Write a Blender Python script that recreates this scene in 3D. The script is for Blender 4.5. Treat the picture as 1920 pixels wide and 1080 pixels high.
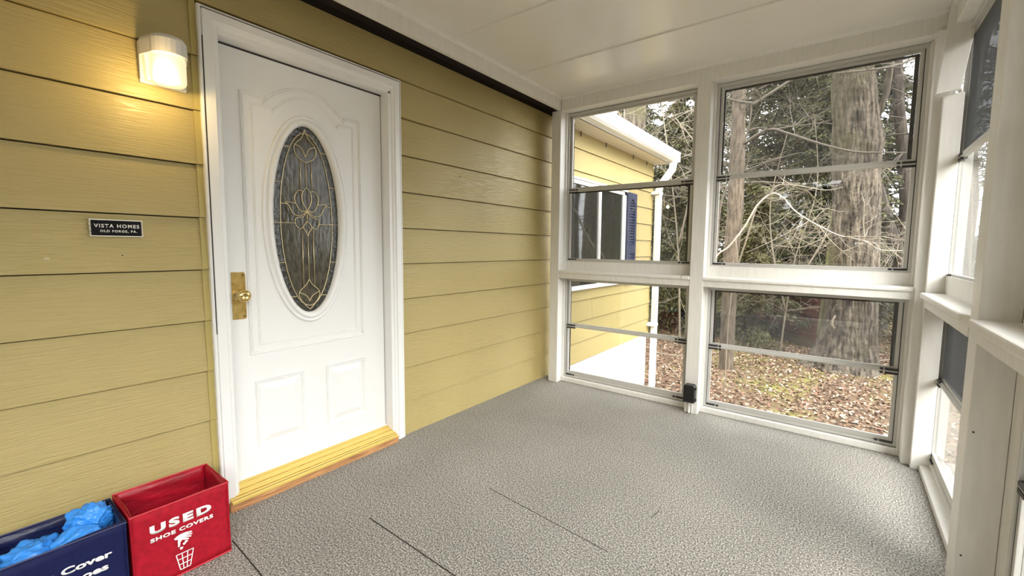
import bpy, bmesh, math, random
import numpy as np
from mathutils import Vector, Matrix
random.seed(7)
rng = np.random.default_rng(11)
PI = math.pi
for o in list(bpy.data.objects):
    bpy.data.objects.remove(o)
S = bpy.context.scene
C = S.collection

# ------------------------------------------------------------------ camera
cam = bpy.data.cameras.new('camera')
camo = bpy.data.objects.new('camera', cam); C.objects.link(camo)
cam.sensor_width = 36.0
cam.lens = 804.8354 / 1920 * 36.0
cam.shift_x = -40.66 / 1920
cam.shift_y = -8.67 / 1920
cam.clip_start = 0.02; cam.clip_end = 200
_R = Vector((0.8115927, 0.58409087, 0.01245581)); _U = Vector((-0.05973083, 0.06174953, 0.99630278)); _F = Vector((-0.58116222, 0.80933605, -0.0850037))
m = Matrix.Identity(4)
for i in range(3):
    m[i][0] = _R[i]; m[i][1] = _U[i]; m[i][2] = -_F[i]
m[0][3], m[1][3], m[2][3] = 2.0416198, -0.04540232, 1.11561905
camo.matrix_world = m
S.camera = camo

# ------------------------------------------------------------------ light
SKY = 6.0
w = bpy.data.worlds.new('overcast_sky'); S.world = w; w.use_nodes = True
nt = w.node_tree; nt.nodes.clear()
wo = nt.nodes.new('ShaderNodeOutputWorld'); bg = nt.nodes.new('ShaderNodeBackground')
tc = nt.nodes.new('ShaderNodeTexCoord'); no = nt.nodes.new('ShaderNodeTexNoise'); cr = nt.nodes.new('ShaderNodeValToRGB')
no.inputs['Scale'].default_value = 2.2; no.inputs['Detail'].default_value = 5
cr.color_ramp.elements[0].position = .35; cr.color_ramp.elements[0].color = (.84, .88, .95, 1)
cr.color_ramp.elements[1].position = .65; cr.color_ramp.elements[1].color = (1, .99, .96, 1)
nt.links.new(tc.outputs['Generated'], no.inputs['Vector']); nt.links.new(no.outputs['Fac'], cr.inputs['Fac'])
nt.links.new(cr.outputs['Color'], bg.inputs['Color']); bg.inputs['Strength'].default_value = SKY
nt.links.new(bg.outputs['Background'], wo.inputs['Surface'])
sun = bpy.data.lights.new('sun', 'SUN'); sun.energy = 6.5; sun.angle = math.radians(45); sun.color = (1, .97, .92)
suno = bpy.data.objects.new('sun', sun); C.objects.link(suno)
suno.rotation_euler = Vector((-.72, .42, -.58)).to_track_quat('-Z', 'Y').to_euler()
S.view_settings.view_transform = 'Standard'; S.view_settings.look = 'None'
S.view_settings.exposure = 0.18; S.view_settings.gamma = 1.0; S.view_settings.use_curve_mapping = False

# ------------------------------------------------------------------ materials
def mat(name, col, rough=.6, metal=0., **k):
    M = bpy.data.materials.new(name); M.use_nodes = True
    b = M.node_tree.nodes['Principled BSDF']
    b.inputs['Base Color'].default_value = (*col, 1); b.inputs['Roughness'].default_value = rough
    b.inputs['Metallic'].default_value = metal
    if 'spec' in k: b.inputs['Specular IOR Level'].default_value = k['spec']
    return M
def N(M, t, **k):
    n = M.node_tree.nodes.new(t)
    for a, v in k.items():
        if a in n.inputs: n.inputs[a].default_value = v
        else: setattr(n, a, v)
    return n
def L(M, a, b): M.node_tree.links.new(a, b)
def B(M): return M.node_tree.nodes['Principled BSDF']
def vary(M, c1, c2, scale=(1, 1, 1), nscale=5., lo=.35, hi=.65, detail=4., bump=0., bdist=.01, obj=True, third=None):
    """noise-mixed base colour with an optional bump, both in object space"""
    t = N(M, 'ShaderNodeTexCoord'); mp = N(M, 'ShaderNodeMapping'); mp.inputs['Scale'].default_value = scale
    n = N(M, 'ShaderNodeTexNoise'); n.inputs['Scale'].default_value = nscale; n.inputs['Detail'].default_value = detail
    r = N(M, 'ShaderNodeValToRGB'); r.color_ramp.elements[0].position = lo; r.color_ramp.elements[1].position = hi
    r.color_ramp.elements[0].color = (*c1, 1); r.color_ramp.elements[1].color = (*c2, 1)
    if third:
        e = r.color_ramp.elements.new((lo+hi)/2); e.color = (*third, 1)
    L(M, t.outputs['Object'], mp.inputs['Vector']); L(M, mp.outputs['Vector'], n.inputs['Vector'])
    L(M, n.outputs['Fac'], r.inputs['Fac']); L(M, r.outputs['Color'], B(M).inputs['Base Color'])
    if bump:
        b = N(M, 'ShaderNodeBump'); b.inputs['Strength'].default_value = bump; b.inputs['Distance'].default_value = bdist
        L(M, n.outputs['Fac'], b.inputs['Height']); L(M, b.outputs['Normal'], B(M).inputs['Normal'])
    return M

white = vary(mat('white_paint', (.8, .8, .78), .42), (.78, .765, .725), (.83, .815, .775), (6, 6, .8), 9, bump=.12, bdist=.003)
white_door = mat('white_door_paint', (.86, .86, .85), .32)
ceil_m = vary(mat('ceiling_paint', (.8, .79, .76), .22), (.79, .77, .72), (.82, .80, .76), (1, 1, 1), 2.5, bump=.05, bdist=.01)
alum = mat('white_aluminium', (.58, .57, .54), .38, .15)
alum_dark = mat('aluminium_shadow', (.30, .30, .29), .4, .4)
dark = mat('dark_rubber', (.025, .022, .022), .5)
darkgap = mat('dark_gap_and_shade', (.02, .012, .008), .9)
brass = vary(mat('worn_brass', (.6, .42, .14), .28, .85), (.45, .30, .08), (.72, .53, .2), (1, 1, 1), 30)
brass2 = mat('polished_brass', (.82, .62, .26), .14, 1.); came_m = mat('pale_brass_came', (.74, .62, .38), .3, .8)
gold_sill = mat('gold_aluminium', (.78, .57, .16), .38, .35)
wood = vary(mat('bare_wood', (.5, .24, .1), .6), (.34, .15, .06), (.62, .33, .14), (30, 2, 30), 5)
blackpl = mat('black_plastic', (.012, .012, .013), .35)
navy = mat('navy_shutter', (.024, .030, .074), .42)
gut_m = mat('white_gutter', (.85, .85, .83), .3)
soff_m = mat('white_soffit', (.72, .66, .56), .5)
skirt_m = mat('white_vinyl', (.86, .86, .84), .45)

# wood-grain embossed siding
def siding(name, c1, c2):
    M = mat(name, c1, .40)
    t = N(M, 'ShaderNodeTexCoord'); mp = N(M, 'ShaderNodeMapping'); mp.inputs['Scale'].default_value = (1, 1.3, 26)
    n = N(M, 'ShaderNodeTexNoise'); n.inputs['Scale'].default_value = 7; n.inputs['Detail'].default_value = 4; n.inputs['Distortion'].default_value = .5
    rr_ = N(M, 'ShaderNodeValToRGB'); rr_.color_ramp.elements[0].position = .36; rr_.color_ramp.elements[1].position = .52
    n3 = N(M, 'ShaderNodeTexNoise'); n3.inputs['Scale'].default_value = 3.; n3.inputs['Detail'].default_value = 2
    mu = N(M, 'ShaderNodeMath', operation='MULTIPLY')
    b = N(M, 'ShaderNodeBump'); b.inputs['Strength'].default_value = .55; b.inputs['Distance'].default_value = .0034
    L(M, t.outputs['Object'], mp.inputs['Vector']); L(M, mp.outputs['Vector'], n.inputs['Vector']); L(M, t.outputs['Object'], n3.inputs['Vector'])
    L(M, n.outputs['Fac'], rr_.inputs['Fac']); L(M, rr_.outputs['Color'], mu.inputs[0]); L(M, n3.outputs['Fac'], mu.inputs[1])
    L(M, mu.outputs[0], b.inputs['Height']); L(M, b.outputs['Normal'], B(M).inputs['Normal'])
    n2 = N(M, 'ShaderNodeTexNoise'); n2.inputs['Scale'].default_value = 1.3; n2.inputs['Detail'].default_value = 3
    r = N(M, 'ShaderNodeValToRGB'); r.color_ramp.elements[0].position = .3; r.color_ramp.elements[1].position = .7
    r.color_ramp.elements[0].color = (*c1, 1); r.color_ramp.elements[1].color = (*c2, 1)
    L(M, t.outputs['Object'], n2.inputs['Vector']); L(M, n2.outputs['Fac'], r.inputs['Fac']); L(M, r.outputs['Color'], B(M).inputs['Base Color'])
    return M
side_m = siding('yellow_ochre_siding', (.432, .345, .138), (.467, .375, .158))
joint_m = mat('painted_joint_cover', (.45, .365, .125), .4)

def fresnel(n, f0, gain=1., pw=5.):
    """Schlick reflectance of a thin pane, the same from both sides"""
    ge = n.nodes.new('ShaderNodeNewGeometry'); d = n.nodes.new('ShaderNodeVectorMath'); d.operation = 'DOT_PRODUCT'
    n.links.new(ge.outputs['Normal'], d.inputs[0]); n.links.new(ge.outputs['Incoming'], d.inputs[1])
    def mt(op, a, b=None):
        q = n.nodes.new('ShaderNodeMath'); q.operation = op
        for i, x in enumerate((a, b)):
            if x is None: continue
            if isinstance(x, (int, float)): q.inputs[i].default_value = x
            else: n.links.new(x, q.inputs[i])
        return q.outputs[0]
    c = mt('ABSOLUTE', d.outputs['Value']); p = mt('POWER', mt('SUBTRACT', 1., c), pw)
    return mt('ADD', mt('MULTIPLY', p, (1-f0)*gain), f0)
def glass(name, tint=(1, 1, 1), f0=.04):
    """thin pane: see-through with a Fresnel reflection on each face"""
    M = bpy.data.materials.new(name); M.use_nodes = True
    n = M.node_tree; n.nodes.clear()
    out = n.nodes.new('ShaderNodeOutputMaterial'); tr = n.nodes.new('ShaderNodeBsdfTransparent'); gl = n.nodes.new('ShaderNodeBsdfGlossy')
    tr.inputs['Color'].default_value = (*tint, 1); gl.inputs['Roughness'].default_value = 0.
    mx = n.nodes.new('ShaderNodeMixShader')
    n.links.new(fresnel(n, f0), mx.inputs[0]); n.links.new(tr.outputs[0], mx.inputs[1]); n.links.new(gl.outputs[0], mx.inputs[2])
    n.links.new(mx.outputs[0], out.inputs['Surface'])
    return M
pane_m = glass('window_glass', (.985, .99, .985))
tint_m = glass('tinted_window_glass', (.86, .87, .86))
def screen_mat():
    M = bpy.data.materials.new('insect_screen_mesh'); M.use_nodes = True
    n = M.node_tree; n.nodes.clear()
    out = n.nodes.new('ShaderNodeOutputMaterial'); tr = n.nodes.new('ShaderNodeBsdfTransparent'); df = n.nodes.new('ShaderNodeBsdfDiffuse')
    df.inputs['Color'].default_value = (.15, .158, .172, 1)
    mx = n.nodes.new('ShaderNodeMixShader')
    n.links.new(fresnel(n, .20, .95, 2.), mx.inputs[0]); n.links.new(tr.outputs[0], mx.inputs[1]); n.links.new(df.outputs[0], mx.inputs[2])
    n.links.new(mx.outputs[0], out.inputs['Surface'])
    return M
screen_m = screen_mat()
hwin_m = mat('house_window_glass', (.012, .014, .014), .03, spec=.9)
cut_m = mat('textured_door_glass', (.045, .042, .034), .12, spec=.4)
vary(cut_m, (.055, .050, .036), (.115, .105, .078), (14, 14, 5), 5, bump=.25, bdist=.004)
bev_m = mat('bevelled_door_glass', (.03, .028, .022), .05, spec=.8)
vary(bev_m, (.015, .015, .012), (.06, .058, .048), (20, 20, 12), 4, bump=.7, bdist=.006)

# carpet
carpet = mat('grey_berber_carpet', (.2, .19, .17), .95)
t = N(carpet, 'ShaderNodeTexCoord')
v = N(carpet, 'ShaderNodeTexNoise'); v.inputs['Scale'].default_value = 170; v.inputs['Detail'].default_value = 3; v.inputs['Roughness'].default_value = .6
r = N(carpet, 'ShaderNodeValToRGB'); els = r.color_ramp.elements
els[0].position = .36; els[0].color = (.07, .067, .062, 1); els[1].position = .66; els[1].color = (.68, .64, .57, 1)
e = els.new(.5); e.color = (.262, .248, .222, 1)
n2 = N(carpet, 'ShaderNodeTexNoise'); n2.inputs['Scale'].default_value = 2.2; n2.inputs['Detail'].default_value = 3
mm = N(carpet, 'ShaderNodeMix', data_type='RGBA', blend_type='MULTIPLY'); mm.inputs[0].default_value = .55
r2 = N(carpet, 'ShaderNodeValToRGB'); r2.color_ramp.elements[0].position = .3; r2.color_ramp.elements[0].color = (.7, .7, .7, 1); r2.color_ramp.elements[1].position = .7
L(carpet, t.outputs['Object'], v.inputs['Vector']); L(carpet, t.outputs['Object'], n2.inputs['Vector'])
L(carpet, v.outputs['Fac'], r.inputs['Fac']); L(carpet, n2.outputs['Fac'], r2.inputs['Fac'])
L(carpet, r.outputs['Color'], mm.inputs[6]); L(carpet, r2.outputs['Color'], mm.inputs[7]); L(carpet, mm.outputs[2], B(carpet).inputs['Base Color'])
b = N(carpet, 'ShaderNodeBump'); b.inputs['Strength'].default_value = .6; b.inputs['Distance'].default_value = .004
L(carpet, v.outputs['Fac'], b.inputs['Height']); L(carpet, b.outputs['Normal'], B(carpet).inputs['Normal'])

def bark(name, c1, c2, moss=None, sc=1.):
    M = vary(mat(name, c1, .9), c1, c2, (9*sc, 9*sc, 1.6*sc), 2.2, .35, .68, 6, .6, .03)
    if moss:
        r = [n for n in M.node_tree.nodes if n.type == 'VALTORGB'][0]
        t = N(M, 'ShaderNodeTexCoord'); n = N(M, 'ShaderNodeTexNoise'); n.inputs['Scale'].default_value = .9; n.inputs['Detail'].default_value = 4
        rr = N(M, 'ShaderNodeValToRGB'); rr.color_ramp.elements[0].position = .52; rr.color_ramp.elements[1].position = .66
        mx = N(M, 'ShaderNodeMix', data_type='RGBA'); mx.inputs[7].default_value = (*moss, 1)
        L(M, t.outputs['Object'], n.inputs['Vector']); L(M, n.outputs['Fac'], rr.inputs['Fac']); L(M, rr.outputs['Color'], mx.inputs[0])
        L(M, r.outputs['Color'], mx.inputs[6]); L(M, mx.outputs[2], B(M).inputs['Base Color'])
    return M
oak_m = bark('oak_bark', (.028, .022, .016), (.185, .152, .112), (.085, .075, .035))
slim_m = bark('pinkish_bark', (.06, .045, .032), (.18, .14, .10), sc=1.6)
far_m = bark('far_bark', (.022, .016, .012), (.075, .058, .045))
twig_m = mat('pale_twig', (.26, .22, .165), .8)
twig2_m = mat('grey_twig', (.13, .11, .085), .85)
twig3_m = mat('dark_twig', (.05, .04, .03), .85)
fol = [vary(mat('needles_%d' % i, c, .75), tuple(x*.6 for x in c), tuple(min(1, x*1.5) for x in c), (1, 1, 1), 3.0)
       for i, c in enumerate([(.050, .052, .017), (.080, .078, .026), (.034, .038, .018), (.110, .102, .038)])]
leaf = [mat('dead_leaf_%d' % i, c, .8) for i, c in enumerate([(.20, .11, .065), (.31, .20, .125), (.10, .055, .034), (.42, .33, .24), (.16, .08, .05)])]
for M_ in leaf: pass
ground_m = mat('leafy_ground', (.12, .08, .04), 1)
vary(ground_m, (.06, .035, .018), (.20, .13, .075), (1, 1, 1), 22, .3, .7, 6, .6, .05)
_r = [n for n in ground_m.node_tree.nodes if n.type == 'VALTORGB'][0]
_t = N(ground_m, 'ShaderNodeTexCoord'); _n = N(ground_m, 'ShaderNodeTexNoise'); _n.inputs['Scale'].default_value = .8; _n.inputs['Detail'].default_value = 6
_rr = N(ground_m, 'ShaderNodeValToRGB'); _rr.color_ramp.elements[0].position = .5; _rr.color_ramp.elements[1].position = .62
_mx = N(ground_m, 'ShaderNodeMix', data_type='RGBA'); _mx.inputs[7].default_value = (.17, .15, .04, 1)
L(ground_m, _t.outputs['Object'], _n.inputs['Vector']); L(ground_m, _n.outputs['Fac'], _rr.inputs['Fac']); L(ground_m, _rr.outputs['Color'], _mx.inputs[0])
L(ground_m, _r.outputs['Color'], _mx.inputs[6]); L(ground_m, _mx.outputs[2], B(ground_m).inputs['Base Color'])
moss_m = mat('moss', (.17, .16, .035), 1)
shed_m = vary(mat('red_brown_boards', (.075, .028, .022), .8), (.095, .036, .028), (.20, .078, .056), (1, 1, 6), 3)
shed_b = vary(mat('weathered_brown_skid', (.09, .065, .04), .9), (.11, .08, .05), (.20, .15, .10), (1, 1, 8), 3)
roof_m = vary(mat('grey_shingle', (.09, .08, .07), .9), (.06, .055, .05), (.13, .12, .10), (1, 1, 1), 20)

# ------------------------------------------------------------------ helpers
def link(name, me, m=None, parent=None, smooth=False):
    o = bpy.data.objects.new(name, me); C.objects.link(o)
    if m is not None:
        for x in (m if isinstance(m, (list, tuple)) else [m]): me.materials.append(x)
    if smooth: me.polygons.foreach_set('use_smooth', [True]*len(me.polygons))
    if parent is not None: o.parent = parent
    return o
class MB:
    def __init__(s): s.v = []; s.f = []; s.mi = []
    def add(s, vs, fs, mi=0):
        k = len(s.v); s.v += [tuple(map(float, p)) for p in vs]; s.f += [tuple(i+k for i in f) for f in fs]; s.mi += [mi]*len(fs); return s
    def box(s, x0, x1, y0, y1, z0, z1, mi=0):
        vs = [(x, y, z) for x in (x0, x1) for y in (y0, y1) for z in (z0, z1)]
        return s.add(vs, [(0, 1, 3, 2), (4, 6, 7, 5), (0, 4, 5, 1), (2, 3, 7, 6), (0, 2, 6, 4), (1, 5, 7, 3)], mi)
    def prism(s, pts, axis, a, b, mi=0):
        """extrude a polygon (2-D points in the two axes other than 'axis') from a to b"""
        n = len(pts); vs = []
        for t in (a, b):
            for p in pts:
                q = list(p); q.insert(axis, t); vs.append(q)
        fs = [tuple(range(n)), tuple(range(2*n-1, n-1, -1))] + [(i, i+n, (i+1) % n+n, (i+1) % n) for i in range(n)]
        return s.add(vs, fs, mi)
    def tube(s, pts, r, seg=6, mi=0, closed=False, caps=True):
        P = [Vector(p) for p in pts]; n = len(P)
        rr = r if isinstance(r, (list, tuple, np.ndarray)) else [r]*n
        vs = []; up = None
        for i in range(n):
            a = P[(i-1) % n] if (closed or i > 0) else P[i]; c = P[(i+1) % n] if (closed or i < n-1) else P[i]
            d = (c-a).normalized() if (c-a).length > 1e-9 else Vector((0, 0, 1))
            if up is None: up = d.cross(Vector((0, 0, 1)) if abs(d.z) < .9 else Vector((1, 0, 0))).normalized()
            up = (up-d*up.dot(d)).normalized(); sd = d.cross(up)
            for k in range(seg):
                t = 2*PI*k/seg; vs.append(P[i]+(up*math.cos(t)+sd*math.sin(t))*rr[i])
        fs = []
        for i in range(n if closed else n-1):
            j = (i+1) % n
            for k in range(seg): fs.append((i*seg+k, i*seg+(k+1) % seg, j*seg+(k+1) % seg, j*seg+k))
        if caps and not closed: fs += [tuple(range(seg-1, -1, -1)), tuple((n-1)*seg+k for k in range(seg))]
        return s.add(vs, fs, mi)
    def build(s, name, m, parent=None, smooth=False, bevel=0., fix=True):
        me = bpy.data.meshes.new(name); me.from_pydata(s.v, [], s.f)
        if isinstance(m, (list, tuple)): me.polygons.foreach_set('material_index', s.mi)
        me.update()
        if fix:
            bm = bmesh.new(); bm.from_mesh(me); bmesh.ops.recalc_face_normals(bm, faces=bm.faces); bm.to_mesh(me); bm.free()
        o = link(name, me, m, parent, smooth)
        if bevel:
            bv = o.modifiers.new('bevel', 'BEVEL'); bv.width = bevel; bv.segments = 2; bv.limit_method = 'ANGLE'
        return o
def box(name, m, parent, x0, x1, y0, y1, z0, z1, bevel=.0):
    return MB().box(x0, x1, y0, y1, z0, z1).build(name, m, parent, bevel=bevel)
def empty(name, loc=(0, 0, 0), kind=None, label=None, cat=None, group=None):
    o = bpy.data.objects.new(name, None); C.objects.link(o); o.location = loc; o.empty_display_size = .1
    tag(o, label, cat, group, kind); return o
def tag(o, label=None, cat=None, group=None, kind=None):
    if label: o['label'] = label
    if cat: o['category'] = cat
    if group: o['group'] = group
    if kind: o['kind'] = kind
    return o
def np_mesh(name, V, F, m, parent=None, mi=None, smooth=False):
    me = bpy.data.meshes.new(name); nv, nf, k = len(V), len(F), F.shape[1]
    me.vertices.add(nv); me.vertices.foreach_set('co', np.asarray(V, np.float32).ravel())
    me.loops.add(nf*k); me.loops.foreach_set('vertex_index', F.astype(np.int32).ravel())
    me.polygons.add(nf); me.polygons.foreach_set('loop_start', np.arange(0, nf*k, k, dtype=np.int32))
    o = link(name, me, m, parent)
    if mi is not None: me.polygons.foreach_set('material_index', mi.astype(np.int32))
    if smooth: me.polygons.foreach_set('use_smooth', np.ones(nf, bool))
    me.update(calc_edges=True); return o

GZ0 = -.80; EX = .203; Z0 = -.006; YE = 5.385       # siding exposure, start, far house corner
# ------------------------------------------------------------------ left wall
wl = empty('wall_left', (0, 0, 0), 'structure', 'ochre yellow lap siding wall of the house around the white door', 'wall')
bk = MB()
bk.box(-.10, -.016, -1.7, .60, -.05, 2.5).box(-.10, -.016, 1.42, 3.06, -.05, 2.5).box(-.10, -.016, .60, 1.42, 1.93, 2.5).box(-.10, -.016, .60, 1.42, -.05, .0)
bk.build('wall_core', darkgap, wl)  # dark core shows through the lap slits, standing in for shade under each lip
def board(k, y0, y1, top=None, bot=None, parent=None):
    z = Z0+k*EX+.0015; zb = z if bot is None else bot; zt = (Z0+(k+1)*EX-.0025) if top is None else top
    pts = [(-.015, zb), (.007, zb), (.007, zb+.0015), (-.006, zt), (-.015, zt)]
    return MB().prism(pts, 1, y0, y1).build('siding_board', side_m, parent or wl)
for k in range(11):
    t_ = 2.205 if k == 10 else None
    b_ = .0 if k == 0 else None
    board(k, -1.7, .5620, t_, b_)
    if k < 10: board(k, 1.5075, 3.20, t_, b_)
board(10, .5830, 3.20, 2.205)
board(9, .5830, 1.5075, None, 2.008)
house = empty('house', (0, 4.3, GZ0), None, 'pale yellow lap sided house corner with white skirting seen through the left far windows', 'house')
def hp(o): o.parent = house; o.location = (0, -4.3, -GZ0); return o
MB().box(-.10, -.016, 3.06, YE, -.05, 2.5).build('wall_core', darkgap, wl)  # same dark core, colouring in the shade under the outside laps
hp(bpy.data.objects['wall_core.001'])
for k in range(0, 11):      # two courses have a butt joint
    t_ = 2.19 if k == 10 else None
    for (a_, b_) in ([(3.245, 3.815), (3.818, YE)] if k == 2 else [(3.245, 4.432), (4.435, YE)] if k == 1 else [(3.245, YE)]):
        hp(board(k, a_, b_, t_, .0 if k == 0 else None))
for k in range(11):
    z = Z0+k*EX; zt = 2.195 if k == 10 else z+EX+.004
    MB().prism([(-.012, z+.002), (.0095, z+.002), (.0015, zt-.004), (-.012, zt-.004)], 1, .5615, .5820).build('joint_cover', joint_m, wl)
    if k < 10: MB().prism([(-.012, z+.002), (.0095, z+.002), (.0015, zt-.004), (-.012, zt-.004)], 1, 1.4975, 1.5080).build('joint_cover', joint_m, wl)
    hp(MB().prism([(-.012, z+.002), (.011, z+.002), (.003, zt-.006), (-.012, zt-.006)], 1, YE-.004, YE+.012).build('joint_cover', joint_m, wl))
# chips and nail heads in the paint
for (y, z, s) in [(.152, 1.058, .012), (.332, 1.066, .004), (1.648, 1.622, .005), (1.962, 1.558, .004)]:
    MB().box(-.0005, .0065, y, y+s, z, z+.003).build('paint_chip', soff_m if s > .004 else dark, wl)
# roof edge, soffit, skirting, end wall of the house
hp(MB().box(-.55, .20, 3.10, 5.46, 2.183, 2.20).build('soffit', soff_m))
hp(MB().box(.19, .2045, 3.10, 5.46, 2.183, 2.30).build('fascia', gut_m))
hp(MB().prism([(.20, 2.30), (-2.6, 3.0), (-2.6, 2.96), (.20, 2.26)], 1, 3.12, 5.48).build('roof_slope', roof_m))
for (y, z) in [(3.50, 2.183), (4.02, 2.183), (4.72, 2.183), (5.14, 2.183)]:
    hp(MB().box(.007, .013, y, y+.012, z-.045, z+.0).build('light_clip', dark))
hp(MB().box(-.06, -.012, 3.10, YE-.01, -.80, .0).build('skirting_panel', skirt_m))
for i in range(24):
    y = 3.12+i*.094
    hp(MB().box(-.012, -.006, y, y+.012, -.80, -.03).build('skirting_rib', skirt_m))
hp(MB().box(-.012, .006, 3.10, YE, -.035, -.006).build('skirting_cap', skirt_m))
hp(MB().box(-4.5, -.10, YE-.06, YE, -.8, 2.25).build('end_wall', side_m))
# dark interior room behind the door glass
room = MB(); room.box(-2.6, -2.55, -1.0, 3.0, -.05, 2.4).box(-2.6, -.1, -1.0, -.95, -.05, 2.4).box(-2.6, -.1, 2.95, 3.0, -.05, 2.4).box(-2.6, -.1, -1, 3, 2.38, 2.42).box(-2.6, -.1, -1, 3, -.08, -.05)
room.build('inner_room', soff_m, wl)

# rain gutter and downspout
g = empty('rain_gutter', (.25, 4.3, 2.19), None, 'white rain gutter with a curved downspout at the house corner beyond the left window', 'gutter')
def loc(o, g): o.location = -g.location; return o
prof = [(.205, 2.305), (.205, 2.195), (.262, 2.195), (.285, 2.215), (.288, 2.245), (.310, 2.27), (.312, 2.305), (.300, 2.305), (.300, 2.295), (.22, 2.29)]
loc(MB().prism(prof, 1, 3.08, 5.49).build('trough', gut_m, g), g)
loc(MB().box(.203, .309, 5.488, 5.494, 2.197, 2.303).build('end_cap', gut_m, g), g)
loc(MB().box(.309, .317, 3.08, 5.49, 2.297, 2.308).build('lip', gut_m, g), g)
def rect_tube(pts, a, b):
    mb = MB(); vs = []
    for (p, ang) in pts:
        for (u, vv) in ((-a, -b), (a, -b), (a, b), (-a, b)):
            vs.append((p[0]+u*math.cos(ang), p[1]+vv, p[2]+u*math.sin(ang)))
    n = len(pts); fs = [(0, 3, 2, 1), tuple((n-1)*4+k for k in range(4))]
    for i in range(n-1):
        for k in range(4): fs.append((i*4+k, i*4+(k+1) % 4, (i+1)*4+(k+1) % 4, (i+1)*4+k))
    return mb.add(vs, fs)
el = [((.245, 5.42, 2.20), 0), ((.245, 5.42, 2.15), 0), ((.235, 5.42, 2.10), -.5), ((.13, 5.42, 1.965), -.7), ((.085, 5.42, 1.90), -.4), ((.075, 5.42, 1.85), 0)]
loc(rect_tube(el, .034, .045).build('elbow', gut_m, g, bevel=.006), g)
dsp_ = loc(rect_tube([((.075, 5.42, 1.86), 0), ((.075, 5.42, -.72), 0)], .032, .043).build('downspout', gut_m, g, bevel=.006), g)
for z in (1.80, .10): q_ = loc(MB().box(-.01, .111, 5.35, 5.468, z, z+.035).build('strap', gut_m, g), g); q_.parent = dsp_; q_.location = (0, 0, 0)

# house window (outside run) with a navy shutter
hw = empty('window_9', (.012, 0, 0), 'structure', 'white sliding window in the yellow house wall seen through the left porch window', 'window')
f = MB()
y0, y1, z0, z1 = 3.14, 4.516, .712, 1.741
f.box(.0, .022, y0, y1, z1-.045, z1).box(.0, .030, y0-.0, y1+.0, z0-.0, z0+.04).box(.0, .022, y1-.05, y1, z0, z1).box(.0, .022, y0, y0+.05, z0, z1)
f.build('frame', gut_m, hw, bevel=.003)
MB().box(.0, .035, y0-.02, y1+.015, z1-.006, z1+.012).build('head_trim', gut_m, hw)
MB().box(.004, .020, 3.851, 3.905, z0+.04, z1-.045).box(.004, .018, 4.425, 4.455, z0+.04, z1-.045).build('stile', alum, hw)
MB().box(.020, .024, 3.880, 3.905, z0+.04, z1-.045).build('stile_face', gut_m, hw)
MB().box(.001, .006, y0+.05, 3.851, z0+.04, z1-.045).build('glass_pane', hwin_m, hw)
MB().box(.003, .009, 3.905, 4.425, z0+.04, z1-.045).build('glass_pane', hwin_m, hw)
sh = empty('window_shutter', (.010, 4.68, .70), None, 'navy blue louvred shutter beside the house window', 'shutter')
s_ = MB(); yA, yB, zA, zB = -.125, .135, .0, 1.045
for (a, b, c, d) in [(yA, yA+.05, zA, zB), (yB-.05, yB, zA, zB), (yA+.05, yB-.05, zB-.07, zB), (yA+.05, yB-.05, .36, .45), (yA+.05, yB-.05, 0, .05)]:
    s_.box(.0, .028, a, b, c, d)
arch = [(yA+.05, zB-.07), (yB-.05, zB-.07)] + [(0.005+.08*math.cos(t), zB-.155+.085*math.sin(t)) for t in np.linspace(0, PI, 9)]
s_.build('stile_frame', navy, sh, bevel=.003)
for sg in (-1, 1):
    pts = [(.005+sg*.08, zB-.07)] + [(.005+sg*.08*math.cos(t), zB-.165+.095*math.sin(t)) for t in np.linspace(0, PI/2, 6)]
    MB().prism(pts, 0, .0, .026).build('arch_corner', navy, sh)
MB().box(.0, .006, yA+.045, yB-.045, .02, zB-.05).build('back_panel', dark, sh)
for z in list(np.arange(.055, .345, .032)) + list(np.arange(.455, .955, .032)):
    MB().prism([(.006, z+.020), (.022, z), (.026, z+.004), (.010, z+.026)], 1, yA+.05, yB-.05).build('louvre', navy, sh)

# ------------------------------------------------------------------ door
d1 = empty('door_1', (0, 0, 0), 'structure', 'white panelled front door with an oval leaded glass light', 'door')
def casing(name, pts, a, b, axis): return MB().prism(pts, axis, a, b).build(name, white_door, d1)
# brickmould profile across (0 = outer edge .. .066 = inner edge) by projection x
bm_prof = [(0, -.015), (0, .020), (.004, .024), (.008, .024), (.0095, .019), (.012, .019), (.0135, .027), (.045, .030), (.049, .024), (.054, .023), (.060, .021), (.066, .014), (.066, -.015)]
def mould(side):
    mb = MB()
    def P(x, d, corner):        # d distance from outer edge
        yl, yr, zt = .5821+d, 1.4976-d, 2.0117-d
        return {'bl': (x, yl, .0), 'tl': (x, yl, zt), 'tr': (x, yr, zt), 'br': (x, yr, .0)}[corner]
    a, b = side
    n = len(bm_prof); vs = [P(x, d, a) for d, x in bm_prof]+[P(x, d, b) for d, x in bm_prof]
    mb.add(vs, [tuple(range(n)), tuple(range(2*n-1, n-1, -1))]+[(i, i+n, (i+1) % n+n, (i+1) % n) for i in range(n)])
    return mb.build('casing', white_door, d1)
for sd in (('bl', 'tl'), ('tl', 'tr'), ('tr', 'br')): mould(sd)
YJ0, YJ1, ZJ = .612, 1.418, 1.925
MB().box(-.10, .016, .600, YJ0+.002, 0, ZJ+.01).box(-.10, -.085, YJ0, YJ0+.012, 0, ZJ).build('jamb', white_door, d1)
MB().box(-.10, .016, YJ1, 1.436, 0, ZJ+.01).build('jamb', white_door, d1)
MB().box(-.10, .016, .600, 1.436, ZJ, 1.95).build('head_jamb', white_door, d1)
MB().box(-.012, -.010, YJ0, YJ0+.003, .05, ZJ).build('weatherstrip', dark, d1)
XS = -.05   # slab face
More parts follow.
